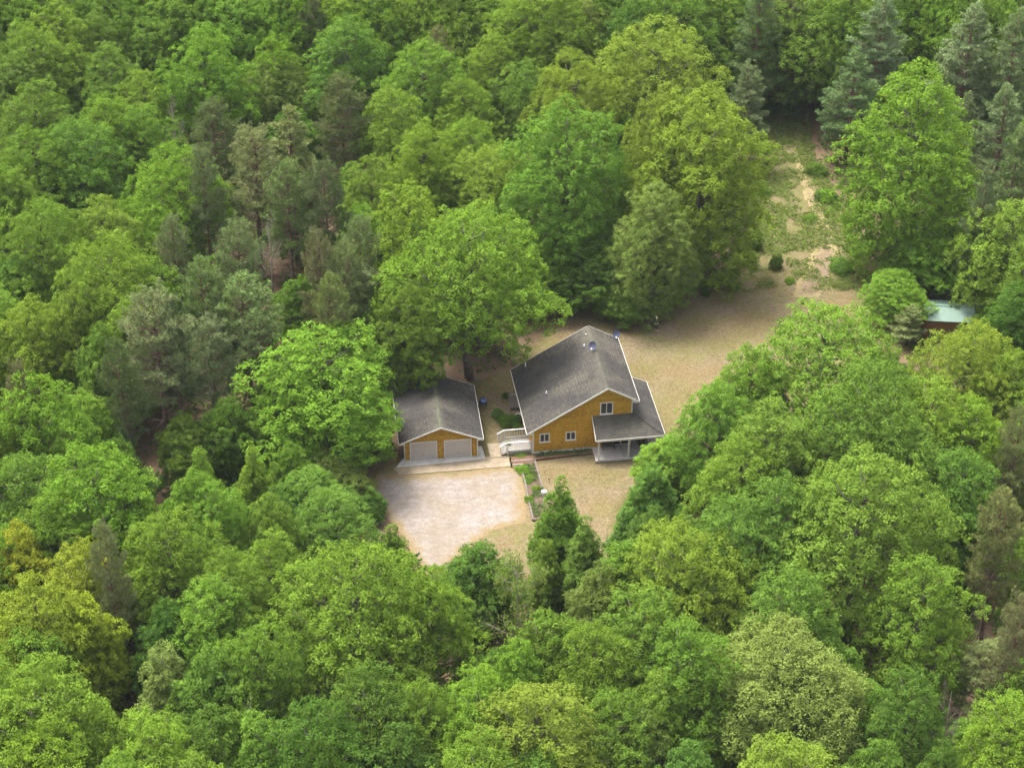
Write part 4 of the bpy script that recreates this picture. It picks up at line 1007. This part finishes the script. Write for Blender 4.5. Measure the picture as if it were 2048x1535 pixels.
# (x, y of the crown top, crown width) in photo pixels, kind, tone; by = photo y of the trunk foot where the photo shows or implies it
TREES = [
 # far wood, left
 (30, -10, 130, 'B', 'd'), (112, 2, 150, 'B', 'y'), (190, 14, 125, 'B', 'n'), (255, -25, 110, 'B', 'b'), (60, 42, 150, 'B', 'g'), (330, -25, 120, 'B', 'd'), (285, 28, 100, 'B', 'g'),
 (20, 100, 140, 'B', 'n'), (148, 80, 90, 'B', 'b'), (400, 50, 165, 'B', 'b'), (470, -14, 140, 'B', 'b'), (215, 84, 135, 'B', 'g'), (282, 130, 110, 'B', 'b'),
 (62, 156, 165, 'B', 'g'), (205, 176, 140, 'B', 'b'), (275, 200, 130, 'B', 'g'), (150, 226, 165, 'B', 'g'), (60, 248, 160, 'B', 'g'), (340, 282, 205, 'B', 'b'),
 (20, 335, 130, 'B', 'y'), (70, 388, 210, 'B', 'g'), (196, 388, 150, 'B', 'y'), (205, 456, 215, 'B', 'b'), 
 (425, 205, 105, 'P', 'd'), (343, 205, 70, 'D', 'g'), (400, 300, 80, 'P', 'o'), (340, 440, 80, 'P', 'o'),
 (550, -8, 130, 'B', 'd'), (625, 0, 70, 'P', 'd'), (545, 70, 110, 'B', 'b'), (545, 106, 155, 'L', 'p'), (690, 27, 155, 'B', 'g'), (680, 155, 115, 'P', 'd'),
 (500, 262, 130, 'P', 'o'), (595, 222, 165, 'W', 'W', 525), (845, 72, 170, 'B', 'b'), (745, -30, 150, 'B', 'g'), (870, -5, 110, 'B', 'o'), (875, 60, 70, 'P', 'o'), (785, 165, 135, 'B', 'y'),
 (925, 146, 130, 'B', 'g'), (1010, -5, 140, 'B', 'y'), (985, 55, 120, 'B', 'y'), (990, 152, 85, 'C', 'n'), (845, 236, 140, 'B', 'b'), (940, 224, 120, 'B', 'y'),
 (742, 306, 120, 'B', 'y'), (975, 282, 205, 'L', 'y'), (815, 368, 170, 'B', 'b'), (715, 400, 110, 'B', 'b'), (650, 330, 90, 'P', 'd'), (570, 330, 100, 'P', 'g'),
 (940, 403, 280, 'B', 'b', 757, 'huge bright green maple towering over the lawn between garage and house'),
 (635, 468, 75, 'P', 'r'), (690, 490, 95, 'P', 'o'), (715, 440, 95, 'P', 'g'), (535, 440, 80, 'D', 'g'),
 # far wood, middle and right
 (1060, 8, 110, 'B', 'b'), (1118, 18, 120, 'B', 'y'), (1180, -10, 130, 'B', 'o'), (1270, -5, 140, 'B', 'd'), (1322, 27, 245, 'B', 'y'), (1400, -30, 140, 'B', 'd'), (1480, -20, 120, 'B', 'd'),
 (1152, 95, 175, 'B', 'y'), (1050, 120, 110, 'B', 'g'), (1130, 190, 235, 'T', 'g', 560), (1318, 155, 150, 'T', 'y', 520), (1392, 163, 232, 'T', 'y', 560, 'great yellow-green tree bordering the clearing left of the grassy trail'),
 (1300, 358, 160, 'T', 'p', 628, 'pale grey-green tree at the lawn edge just behind the house'), (1485, 130, 115, 'W', 'w', 330), (1555, 0, 120, 'P', 'r', 220, 'brown thinning pine standing at the far end of grassy trail'),
 (1520, -40, 120, 'W', 'w'), (1610, -20, 120, 'B', 'd'), (1690, 0, 120, 'B', 'b'), (1765, -10, 160, 'W', 'W'), (1690, 105, 135, 'W', 'w', 330), (1870, -15, 100, 'B', 'g'), (1960, -20, 130, 'B', 'y'),
 (1945, 12, 165, 'W', 'W'), (2035, 20, 130, 'W', 'W'), (1795, 114, 262, 'T', 'b', 545, 'enormous bright green broadleaf tree right of the grassy trail'), (2020, 172, 140, 'W', 'W'), (1930, 190, 120, 'W', 'w'),
 (2040, 260, 130, 'W', 'w'), (1985, 330, 110, 'W', 'w'), (2035, 388, 185, 'B', 'y'), (1845, 430, 150, 'B', 'b', 590), (1925, 400, 90, 'P', 'd', 575),
 (1782, 543, 122, 'B', 'b', 648, 'low rounded bright green tree left of the green-roofed shed'), (1812, 612, 78, 'W', 'W', 690, 'small silvery pine in front of the green-roofed shed'), (2005, 480, 110, 'B', 'g', 640), (2005, 590, 90, 'B', 'g', 690), (2040, 560, 120, 'B', 'd'), (1900, 520, 70, 'B', 'g', 600),
 # right-hand grove
 (1660, 605, 300, 'B', 'b'), (1950, 633, 215, 'B', 'y'), (1505, 688, 150, 'B', 'b'), (1445, 760, 150, 'B', 'b'), (1755, 715, 270, 'B', 'g'), (2035, 690, 150, 'B', 'b'),
 (1870, 760, 210, 'B', 'y'), (1545, 800, 210, 'B', 'g'), (1488, 872, 175, 'B', 'b'), (1345, 872, 120, 'B', 'b', 985), (1300, 925, 115, 'C', 'n', 1060), (1960, 800, 190, 'B', 'b'), (1820, 835, 200, 'B', 'g'),
 (1735, 903, 330, 'B', 'y', None, 'broad yellow-green maple with the widest crown at lower right'), (1550, 952, 205, 'B', 'n'), (1462, 990, 210, 'B', 'g'), (1370, 1040, 270, 'B', 'y'), (1935, 890, 170, 'B', 'n'), (2010, 985, 110, 'P', 'o'), (2045, 820, 85, 'P', 'o'),
 (1985, 1090, 75, 'X', 'o'), (1860, 1110, 200, 'B', 'b'), (1590, 1130, 210, 'B', 'g'), (1250, 1075, 150, 'B', 'g'), (1290, 1180, 210, 'B', 'g'), (1250, 1010, 80, 'C', 'n', 1120), (1385, 1240, 220, 'B', 'g'),
 (1575, 1248, 340, 'L', 'p', None, 'wide pale feathery tree near the bottom right corner'), (1945, 1290, 130, 'P', 'o', 1480, 'leaning brownish pine with a skirt of dead twigs at lower right'), (2042, 1195, 90, 'P', 'o'), (2030, 1395, 190, 'B', 'b'), (1905, 1380, 80, 'D', 'g'), (1590, 1475, 250, 'B', 'y'), (1830, 1340, 170, 'B', 'd'), (1770, 1480, 150, 'B', 'd'), (1890, 1480, 120, 'B', 'd'),
 # bottom middle
 (1122, 950, 118, 'C', 'g', 1165, 'upright young tree standing at the corner of the front lawn'), (1165, 1030, 110, 'C', 'n', 1215), (1090, 1075, 90, 'C', 'g', 1215), (1200, 1120, 130, 'B', 'o'), (955, 1085, 145, 'B', 'd', 1275, 'dark green rounded tree at the bottom end of gravel drive'), (1035, 1140, 150, 'X', 'o', 1350, 'greyish half-bare tree below the gravel drive'),
 (672, 975, 185, 'B', 'n', 1185), (790, 1048, 100, 'C', 'g', 1200), (745, 970, 60, 'C', 'n', 1040), (700, 1078, 320, 'B', 'b'), (860, 1130, 160, 'B', 'b'), (535, 1065, 160, 'B', 'b'), (455, 1100, 170, 'B', 'g'), (1110, 1215, 150, 'B', 'g'), (1190, 1240, 180, 'B', 'g'),
 (1030, 1272, 135, 'B', 'b'), (955, 1340, 200, 'B', 'b'), (1070, 1368, 260, 'B', 'y'), (1240, 1370, 170, 'B', 'g'), (1330, 1330, 150, 'B', 'g'), (1290, 1420, 120, 'B', 'o'), (1180, 1450, 190, 'L', 'p'), (860, 1360, 180, 'B', 'g'), (510, 1240, 180, 'B', 'g'), (740, 1330, 210, 'B', 'd'), (620, 1400, 220, 'B', 'd'), (515, 1425, 150, 'B', 'b'), (640, 1480, 130, 'B', 'b'), (720, 1495, 90, 'C', 'b'), (800, 1440, 150, 'B', 'd'), (960, 1460, 190, 'B', 'b'), (1380, 1480, 150, 'B', 'd'), (488, 1400, 60, 'D', 'g'), (1080, 1490, 160, 'B', 'g'),
 # bottom left
 (25, 1042, 150, 'B', 'Y', None, 'golden-yellow tree cut by the left edge of the photo'), (158, 1075, 170, 'B', 'Y', None, 'golden-yellow tree with leafy tiers near the left edge'), (60, 1150, 190, 'B', 'Y'), (150, 1180, 150, 'B', 'Y'), (205, 1060, 85, 'P', 'o'), (330, 1010, 190, 'B', 'g'), (420, 1150, 170, 'B', 'b'), (215, 1232, 100, 'P', 'o', 1420, 'brown-green pine in the lower left of the photo'), (320, 1282, 160, 'C', 'p', None, 'pale green pointed tree in the lower left of the photo'), (80, 1318, 250, 'B', 'b'), (60, 1250, 150, 'B', 'b'), (300, 1425, 210, 'B', 'b'), (420, 1290, 150, 'B', 'g'), (90, 1440, 210, 'B', 'b'), (420, 1410, 150, 'B', 'd'), (380, 1500, 150, 'B', 'b'), (20, 1400, 120, 'B', 'g'), (230, 1500, 160, 'B', 'b'), (330, 1195, 120, 'B', 'd'),
 # left middle
 (45, 592, 150, 'B', 'y'), (142, 568, 140, 'B', 'y'), (200, 640, 100, 'B', 'g'), (30, 735, 80, 'P', 'r'), (25, 500, 110, 'B', 'n'), (60, 746, 210, 'B', 'b'), (155, 772, 120, 'B', 'b'), (170, 885, 230, 'B', 'b'), (40, 900, 200, 'B', 'g'), (150, 935, 95, 'X', 'o', None, 'tan half-bare tree poking through green crowns at left'), (235, 930, 120, 'B', 'g'), (90, 985, 170, 'B', 'g'), (300, 505, 130, 'B', 'b'), (250, 590, 130, 'B', 'b'),
 (340, 585, 150, 'P', 'o', 922, 'tall olive-brown pine with its bare trunk showing left of the garage'), (372, 600, 80, 'P', 'd', 905), (230, 690, 90, 'P', 'd'), (400, 522, 105, 'P', 'g'), (485, 555, 145, 'P', 'g'), (470, 448, 105, 'P', 'g'), (540, 640, 110, 'P', 'd', 880), (440, 640, 105, 'P', 'o', 885), (395, 890, 110, 'C', 'b'), (500, 887, 100, 'C', 'b'), (430, 960, 150, 'B', 'b'), (380, 930, 110, 'B', 'b'), (235, 860, 90, 'B', 'd'), (540, 980, 110, 'B', 'g'),
 # beside the garage
 (656, 650, 285, 'T', 'b', 922, 'large rounded maple pressed against the left side of the garage'), (663, 908, 145, 'B', 'o', 1010, 'small rounded olive-green tree below the maple by the garage'), (740, 540, 105, 'P', 'o', 745), (660, 555, 90, 'P', 'g'), (610, 545, 90, 'B', 'd', 690), (775, 640, 70, 'P', 'o', 745), (740, 620, 60, 'C', 'y'), (805, 650, 90, 'B', 'g', 752), (470, 790, 110, 'B', 'd', 960), (530, 850, 90, 'B', 'd', 965), (820, 560, 130, 'B', 'g'), (1075, 500, 130, 'B', 'd', 620), (1170, 480, 150, 'B', 'd', 612), (1250, 560, 90, 'B', 'g', 640),
 # just outside the frame
 *[(x0 + (k % 2) * 40, -58 - 42 * k, 150 + (x0 * 7 + k * 31) % 60, 'B', 'gbydgb'[(x0 // 7 + k) % 6]) for k in range(3) for x0 in range(-40, 2110, 125)],
 (-50, 60, 170, 'B', 'g'), (-55, 300, 180, 'B', 'g'), (-60, 560, 170, 'B', 'b'), (-60, 800, 190, 'B', 'g'), (-70, 1020, 190, 'B', 'b'), (-80, 1300, 220, 'B', 'b'), (2110, 120, 160, 'W', 'w'), (2110, 460, 170, 'B', 'g'), (2120, 780, 180, 'B', 'b'), (2130, 1030, 180, 'B', 'g'), (2140, 1300, 200, 'B', 'g'),
]
INST = []; LEAFN = {}
def make_tree(x, yt, w, kind, tone, base=None, label=None, Hfix=None, world=None):
    is_p = kind in 'PW'
    if world is not None:
        P, H, wm = world
    else:
        if base:
            P, H = height_for((x, base), yt)
            wm = w / (FPX / proj((P[0], P[1], H * .65))[2]) * (1.05 if is_p else 1)
        else:
            H = 17.0
            for _ in range(3):
                P = pix(x, yt, H); wm = w / (FPX / proj((P[0], P[1], H * .7))[2]) * (1.05 if is_p else 1)
                H = {'P': 17.5, 'W': 19.5, 'D': 12.0, 'X': 12.5, 'L': min(15.5, 6.5 + .7 * wm), 'C': min(13, 5 + 1.35 * wm)}.get(kind, min(20.5, 9.2 + .85 * wm))
            H *= rnd.uniform(.94, 1.06); P = pix(x, yt, H)
    if kind == 'P': pool = PROTO['pine']
    elif kind == 'W': pool = PROTO['white']
    elif kind == 'D': pool = PROTO['dead']
    elif kind == 'X': pool = PROTO['sparse']
    elif kind == 'S': pool = PROTO['shrub']
    elif kind == 'C': pool = PROTO['cone']
    elif kind == 'L': pool = PROTO['loose']
    elif kind == 'T': pool = PROTO['tall']
    elif kind == 'U': pool = PROTO['small']
    else: pool = PROTO['big'] if wm > 10.2 else PROTO['mid'] if wm > 6.4 else PROTO['small']
    if label and 'towering' in label: pool = PROTO['high']
    pr = pool[rnd.randrange(len(pool))] if not (label and 'bare trunk' in label) else pool[0]
    sx = wm / pr['w']; sz = H / pr['h']
    t = ob(NAME[kind], None, None, (P[0], P[1], 0.0), rnd.uniform(0, 6.28))
    t.scale = (sx, sx * rnd.uniform(.93, 1.07), sz)
    tc = (PTONE if is_p else TONE)[tone]
    j = [rnd.uniform(.90, 1.10), rnd.uniform(.94, 1.06), rnd.uniform(.85, 1.15)]
    for part in ('trunk', 'crown', 'twigs', 'dead_branches'):
        if part in pr:
            o = ob(part, pr[part], t)
            if part in ('twigs', 'dead_branches'): o['kind'] = 'stuff'
            o.color = (tc[0] * j[0] * j[1], tc[1] * j[1], tc[2] * j[1] * j[2], 1)
    u, v, _ = proj((P[0], P[1], H * .75))
    INST.append(dict(o=t, u=u, v=v, kind=kind, tone=tone, label=label, P=P, r=wm / 2))
    return t
for e in TREES:
    make_tree(e[0], e[1], e[2], e[3], e[4], e[5] if len(e) > 5 else None, e[6] if len(e) > 6 else None)

# understory trees where the wood would show bare floor
def clear_of(x, y, m):
    return poly_sd(np.array([x]), np.array([y]), CLEAR)[0] < -m
hx0, hx1 = -62, 62
SP = pix(1898.5, 612, 3.1)
BUILD = [hw(5, 5)[:2], (GX + 3, GY + 5), (SP[0], SP[1]), (SP[0], SP[1] - 6)]
cand = 0; added = 0
urng = random.Random(5)
while cand < 1600 and added < 70:
    cand += 1
    u = urng.uniform(-60, 2108); v = urng.uniform(90, 1660)
    P = pix(u, v)
    wm = urng.uniform(4.0, 6.0)
    if not clear_of(P[0], P[1], wm * .5 + .6): continue
    if any(math.hypot(P[0] - b[0], P[1] - b[1]) < 9.5 + wm / 2 for b in BUILD): continue
    if any(math.hypot(P[0] - q['P'][0], P[1] - q['P'][1]) < .62 * q['r'] + wm * .42 for q in INST): continue
    make_tree(0, 0, 0, 'U', 'd' if urng.random() < .6 else 'g', world=(np.array([P[0], P[1], 0]), urng.uniform(8, 11.5), wm)); added += 1

# shrubs and small plants set one by one: (x, y of foot, height m, width m, tone, label)
SHRUBS = [
 (995, 834, 1.0, 1.1, 'd', 'dark green shrub on the left in the planting by the deck'), (1014, 848, 1.0, 1.5, 'd', 'dark green shrub in the middle of the planting by the deck'), (1031, 845, 1.0, 1.1, 'd', 'dark shrub close under the left eave of the house'), (1035, 858, .7, .7, 'b', 'small bright green shrub just behind the side deck'), (1012, 795, .6, .7, 'd', 'small green plant beside the wooden landing'),
 (1046, 942, .55, 1.15, 'b', 'bright green clump at the top of garden bed'), (1057, 958, .4, .95, 'g', 'mid-green clump below the bright one in garden bed'), (1072, 980, .5, .7, 'y', 'yellow-green clump by the lawn edge of garden bed'), (1055, 966, .35, .7, 'n', 'grey-green clump by the drive edge of garden bed'), (1059, 1001, .45, .8, 'g', 'small green clump low down in the garden bed'), (1043, 913, .35, 1.0, 'n', 'cool green ground plants under the side deck'),
 (1494, 528, 1.9, 1.4, 'd', 'dark conical bush left of the grassy clearing'), (1552, 536, 1.8, 1.3, 'd', 'dark conical bush in the middle of the grassy clearing'), (1508, 495, 2.2, 1.6, 'd', 'dark bush at the wood edge above its two neighbours'), (1470, 578, .9, 1.0, 'n', 'small grey-green bush on the dry grass near the birdhouse'), (1580, 564, .5, 1.1, 'b', 'bright green weed clump alone beside the trail'), (1412, 592, .6, .8, 'd', 'small dark bush on the dry grass below the birdhouse'), (1402, 572, 1.0, 1.7, 'g', 'green bush just right of the birdhouse post'), (1432, 560, 1.1, 2.0, 'g', 'broad green bush along the wood edge right of birdhouse'), (1618, 440, .6, 1.3, 'g', 'low green weed clump left of the trail'), (1528, 390, .7, 1.2, 'd', 'low dark weed clump on the rough slope'),
 (945, 900, .6, .7, 'g', 'small green plant at the right front corner of garage'), (1180, 615, 1.1, 2.2, 'g', 'low leafy bush at the wood edge behind the house'), (1335, 605, 1.0, 2.0, 'g', 'leafy bush under the pale tree behind the house'), (1680, 540, 1.4, 2.2, 'g', 'leafy bush at the foot of the enormous tree'), (1650, 400, 1.2, 2.0, 'd', 'dark leafy bush on the right of the trail'), (1632, 345, 1.2, 2.2, 'd', 'dark leafy bush farther up the right of trail'), (1520, 300, 1.2, 2.4, 'g', 'low leafy bush at the upper left of clearing'), (1560, 225, 1.3, 3.0, 'd', 'dark leafy thicket closing the far end of trail'),
]
for x, y, h, wd, tone, lab in SHRUBS:
    P = pix(x, y)
    make_tree(x, y, 0, 'S', tone, label=lab, world=(P, h, wd))
# potted fern on the porch
p = hw(11.05, -.15, DZ + .006)
pp = thing('potted_plant', 'dark green potted fern standing on the porch deck', 'plant', p)
f = MB(); f.lathe([(.16, 0), (.22, .34), (.24, .36), (.20, .37)], 12); f.build('pot', 'terracotta', pp, True)
rng = np.random.default_rng(5)
V, T = rosettes(np.array([[0, 0, .5]] * 6) + rng.normal(0, .12, (6, 3)), np.array([[0, 0, 1.]] * 6) + rng.normal(0, .35, (6, 3)), 26, .34, .30, np.full(6, .45), slim=.3)
o = ob('foliage', np_mesh('fern', V, quads=quads_for(len(V) // 4), mat='leaf', tint=T), pp); o.color = (.035, .075, .02, 1)
p = hw(-2.30, 1.35, DT + .006)
pp = thing('potted_plant', 'small yellow-green potted plant on the side deck', 'plant', p)
f = MB(); f.lathe([(.10, 0), (.14, .22), (.12, .23)], 12); f.build('pot', 'terracotta', pp, True)
V, T = rosettes(np.array([[0, 0, .34]] * 4) + rng.normal(0, .08, (4, 3)), np.array([[0, 0, 1.]] * 4) + rng.normal(0, .35, (4, 3)), 16, .22, .20, np.full(4, .6), slim=.35)
o = ob('foliage', np_mesh('plant', V, quads=quads_for(len(V) // 4), mat='leaf', tint=T), pp); o.color = (.12, .17, .03, 1)

# ------------------------------------------------------------------ labels that single out each tree
def zone(u, v):
    row = 'top' if v < 230 else 'upper' if v < 560 else 'middle' if v < 900 else 'lower' if v < 1230 else 'bottom'
    col = 'far left' if u < 340 else 'left' if u < 700 else 'centre-left' if u < 1024 else 'centre-right' if u < 1350 else 'right' if u < 1700 else 'far right'
    return row + ' ' + col
ORD = ['', 'second ', 'third ', 'fourth ', 'fifth ', 'sixth ', 'seventh ', 'eighth ', 'ninth ', 'tenth ', 'eleventh ', 'twelfth ']
buckets = {}
for q in INST:
    o = q['o']; o['category'] = CAT.get(q['kind'], 'tree'); o['group'] = GROUP[q['kind']]
    if q['label']: o['label'] = q['label']; continue
    nm = (PNAME if q['kind'] in 'PW' else TNAME)[q['tone']] + ' ' + KNAME[q['kind']]
    if q['kind'] == 'D': nm = 'bare dead tree'
    buckets.setdefault((nm, zone(q['u'], q['v'])), []).append(q)
for (nm, zn), L_ in buckets.items():
    L_.sort(key=lambda q: q['u'])
    for i, q in enumerate(L_):
        if len(L_) == 1: q['o']['label'] = nm + ' in the ' + zn + ' of the photo'
        elif i == 0: q['o']['label'] = 'leftmost ' + nm + ' in the ' + zn + ' of the photo'
        elif i == len(L_) - 1: q['o']['label'] = 'rightmost ' + nm + ' in the ' + zn + ' of the photo'
        else: q['o']['label'] = ORD[i] + nm + ' from the left in the ' + zn + ' of photo'

# ------------------------------------------------------------------ undergrowth, weeds, fallen leaves
rng = np.random.default_rng(21)
def scatter(n, xr, yr): return np.stack([rng.uniform(*xr, n), rng.uniform(*yr, n)], 1)
pts = scatter(60000, (-78, 82), (118, 318))
uv = np.array([proj((a, b, 0))[:2] for a, b in pts[::1]])
vis = (uv[:, 0] > -80) & (uv[:, 0] < 2130) & (uv[:, 1] > -60) & (uv[:, 1] < 1800)
pts = pts[vis]
sd = poly_sd(pts[:, 0], pts[:, 1], CLEAR)
gx, gy = pts[:, 0] - GX, pts[:, 1] - GY
lgx = gx * math.cos(GA) + gy * math.sin(GA); lgy = -gx * math.sin(GA) + gy * math.cos(GA)
hx, hy = pts[:, 0] - HX, pts[:, 1] - HY
lhx = hx * math.cos(HA) + hy * math.sin(HA); lhy = -hx * math.sin(HA) + hy * math.cos(HA)
bare_ = ((lgx > -1.2) & (lgx < GW + 5) & (lgy > -2) & (lgy < GD + 4)) | ((lhx > -4) & (lhx < 14) & (lhy > -3) & (lhy < 15))
nz = fbm(pts[:, 0] * .16, pts[:, 1] * .16)
keep = (sd < -.3) & ~bare_ & (nz + rng.normal(0, .06, len(pts)) > .36)
pts = pts[keep]; nz = nz[keep]; sd = sd[keep]
hgt = np.clip((nz - .30) * 6.5, .15, 3.2) * np.clip(-sd / 3, .25, 1) * rng.uniform(.35, 1, len(pts))
Cn = np.column_stack([pts, hgt])
V, T = rosettes(Cn, np.tile([[0, 0, 1.]], (len(Cn), 1)) + rng.normal(0, .3, (len(Cn), 3)), 7, .55, .40, np.clip(rng.normal(.45, .15, len(Cn)), 0, 1))
o = ob('undergrowth', np_mesh('undergrowth', V, quads=quads_for(len(V) // 4), mat='leaf', tint=T)); o.color = (.06, .115, .02, 1)
tag(o, 'dark green leafy undergrowth covering the forest floor between the trees', 'undergrowth', kind='stuff')
# weeds on the rough slope and thin tufts on the lawn
pts = scatter(110000, (8, 62), (185, 275))
sd = poly_sd(pts[:, 0], pts[:, 1], CLEAR); wv = wildf(pts[:, 0], pts[:, 1]); nz = fbm(pts[:, 0] * .45, pts[:, 1] * .45)
keep = (sd > -.5) & (nz + .25 * (sd < 1.5) + rng.normal(0, .05, len(pts)) > .56 - .17 * np.clip(wv, 0, 1)) & (wv > .12)
pts = pts[keep]
Cn = np.column_stack([pts, rng.uniform(.06, .32, len(pts))])
V, T = rosettes(Cn, np.tile([[0, 0, 1.]], (len(Cn), 1)) + rng.normal(0, .3, (len(Cn), 3)), 5, .22, .24, np.clip(rng.normal(.5, .18, len(Cn)), 0, 1), slim=.5)
o = ob('weeds', np_mesh('weeds', V, quads=quads_for(len(V) // 4), mat='leaf', tint=T)); o.color = (.105, .150, .030, 1)
tag(o, 'low green weeds and bracken on the rough slope beside the trail', 'weeds', kind='stuff')
# dry grass blades over the lawn
pts = scatter(120000, (-12, 46), (148, 215))
sd = poly_sd(pts[:, 0], pts[:, 1], CLEAR); sdd = poly_sd(pts[:, 0], pts[:, 1], DRIVE)
hx, hy = pts[:, 0] - HX, pts[:, 1] - HY
lhx = hx * math.cos(HA) + hy * math.sin(HA); lhy = -hx * math.sin(HA) + hy * math.cos(HA)
gx, gy = pts[:, 0] - GX, pts[:, 1] - GY
lgx = gx * math.cos(GA) + gy * math.sin(GA); lgy = -gx * math.sin(GA) + gy * math.cos(GA)
keep = (sd > 0) & (sdd < 0.2) & ~((lhx > -4.3) & (lhx < 13) & (lhy > -2.6) & (lhy < 11.5) & ~((lhx < -.6) & (lhy > 3))) & ~((lgx > -1.5) & (lgx < 10.6) & (lgy > -3.2) & (lgy < 9.2)) & ~((lhx > -3) & (lhx < .2) & (lhy < .5))
keep &= fbm(pts[:, 0] * .3 + 7, pts[:, 1] * .3) + rng.normal(0, .07, len(pts)) > .47
pts = pts[keep]; n = len(pts)
az = rng.uniform(0, 6.28, n); d = np.column_stack([np.cos(az), np.sin(az), rng.uniform(.5, 1.6, n)])
V, T = leaves(np.column_stack([pts, np.full(n, .03)]), d, sphere(n), rng.uniform(.07, .17, n), rng.uniform(.03, .06, n), np.clip(rng.normal(.5, .22, n), 0, 1))
o = ob('grass', np_mesh('grass', V, quads=quads_for(n), mat='leaf', tint=T)); o.color = (.21, .165, .075, 1)
tag(o, 'short dry straw-coloured grass of the lawn', 'grass', kind='stuff')
# flowers and weeds in the beds
pts = []
for _ in range(500):
    x, y = rnd.uniform(-1.4, -.1), rnd.uniform(-10.5, -1.8)
    if fbm(np.array([x * 1.5]), np.array([y * .9]))[0] > .47: pts.append(hw(x, y, rnd.uniform(.18, .38)))
for _ in range(260):
    x = rnd.uniform(.15, 5.8); y = -.9 + rnd.uniform(0, .7)
    if fbm(np.array([x * 1.2]), np.array([y * .9 + 4]))[0] > .42: pts.append(hw(x, y, rnd.uniform(.16, .40)))
Cn = np.array(pts)
V, T = rosettes(Cn, np.tile([[0, 0, 1.]], (len(Cn), 1)) + rng.normal(0, .35, (len(Cn), 3)), 9, .16, .15, np.clip(rng.normal(.5, .18, len(Cn)), 0, 1), slim=.5)
o = ob('bed_plants', np_mesh('bed_plants', V, quads=quads_for(len(V) // 4), mat='leaf', tint=T)); o.color = (.085, .125, .04, 1)
tag(o, 'low green plants and weeds filling the garden beds', 'plants', kind='stuff')

# ------------------------------------------------------------------ thin summer haze
m, nt, out = nodes_of('haze_air')
v_ = nt.nodes.new('ShaderNodeVolumePrincipled'); v_.inputs['Color'].default_value = (0.86, 0.92, 1.0, 1); v_.inputs['Density'].default_value = 0.00005
nt.links.new(v_.outputs[0], out.inputs['Volume'])
f = MB(); f.box(-2600, 2600, -700, 4500, -1.5, 122.5); hz = tag(f.build('haze', 'haze_air'), kind='stuff')
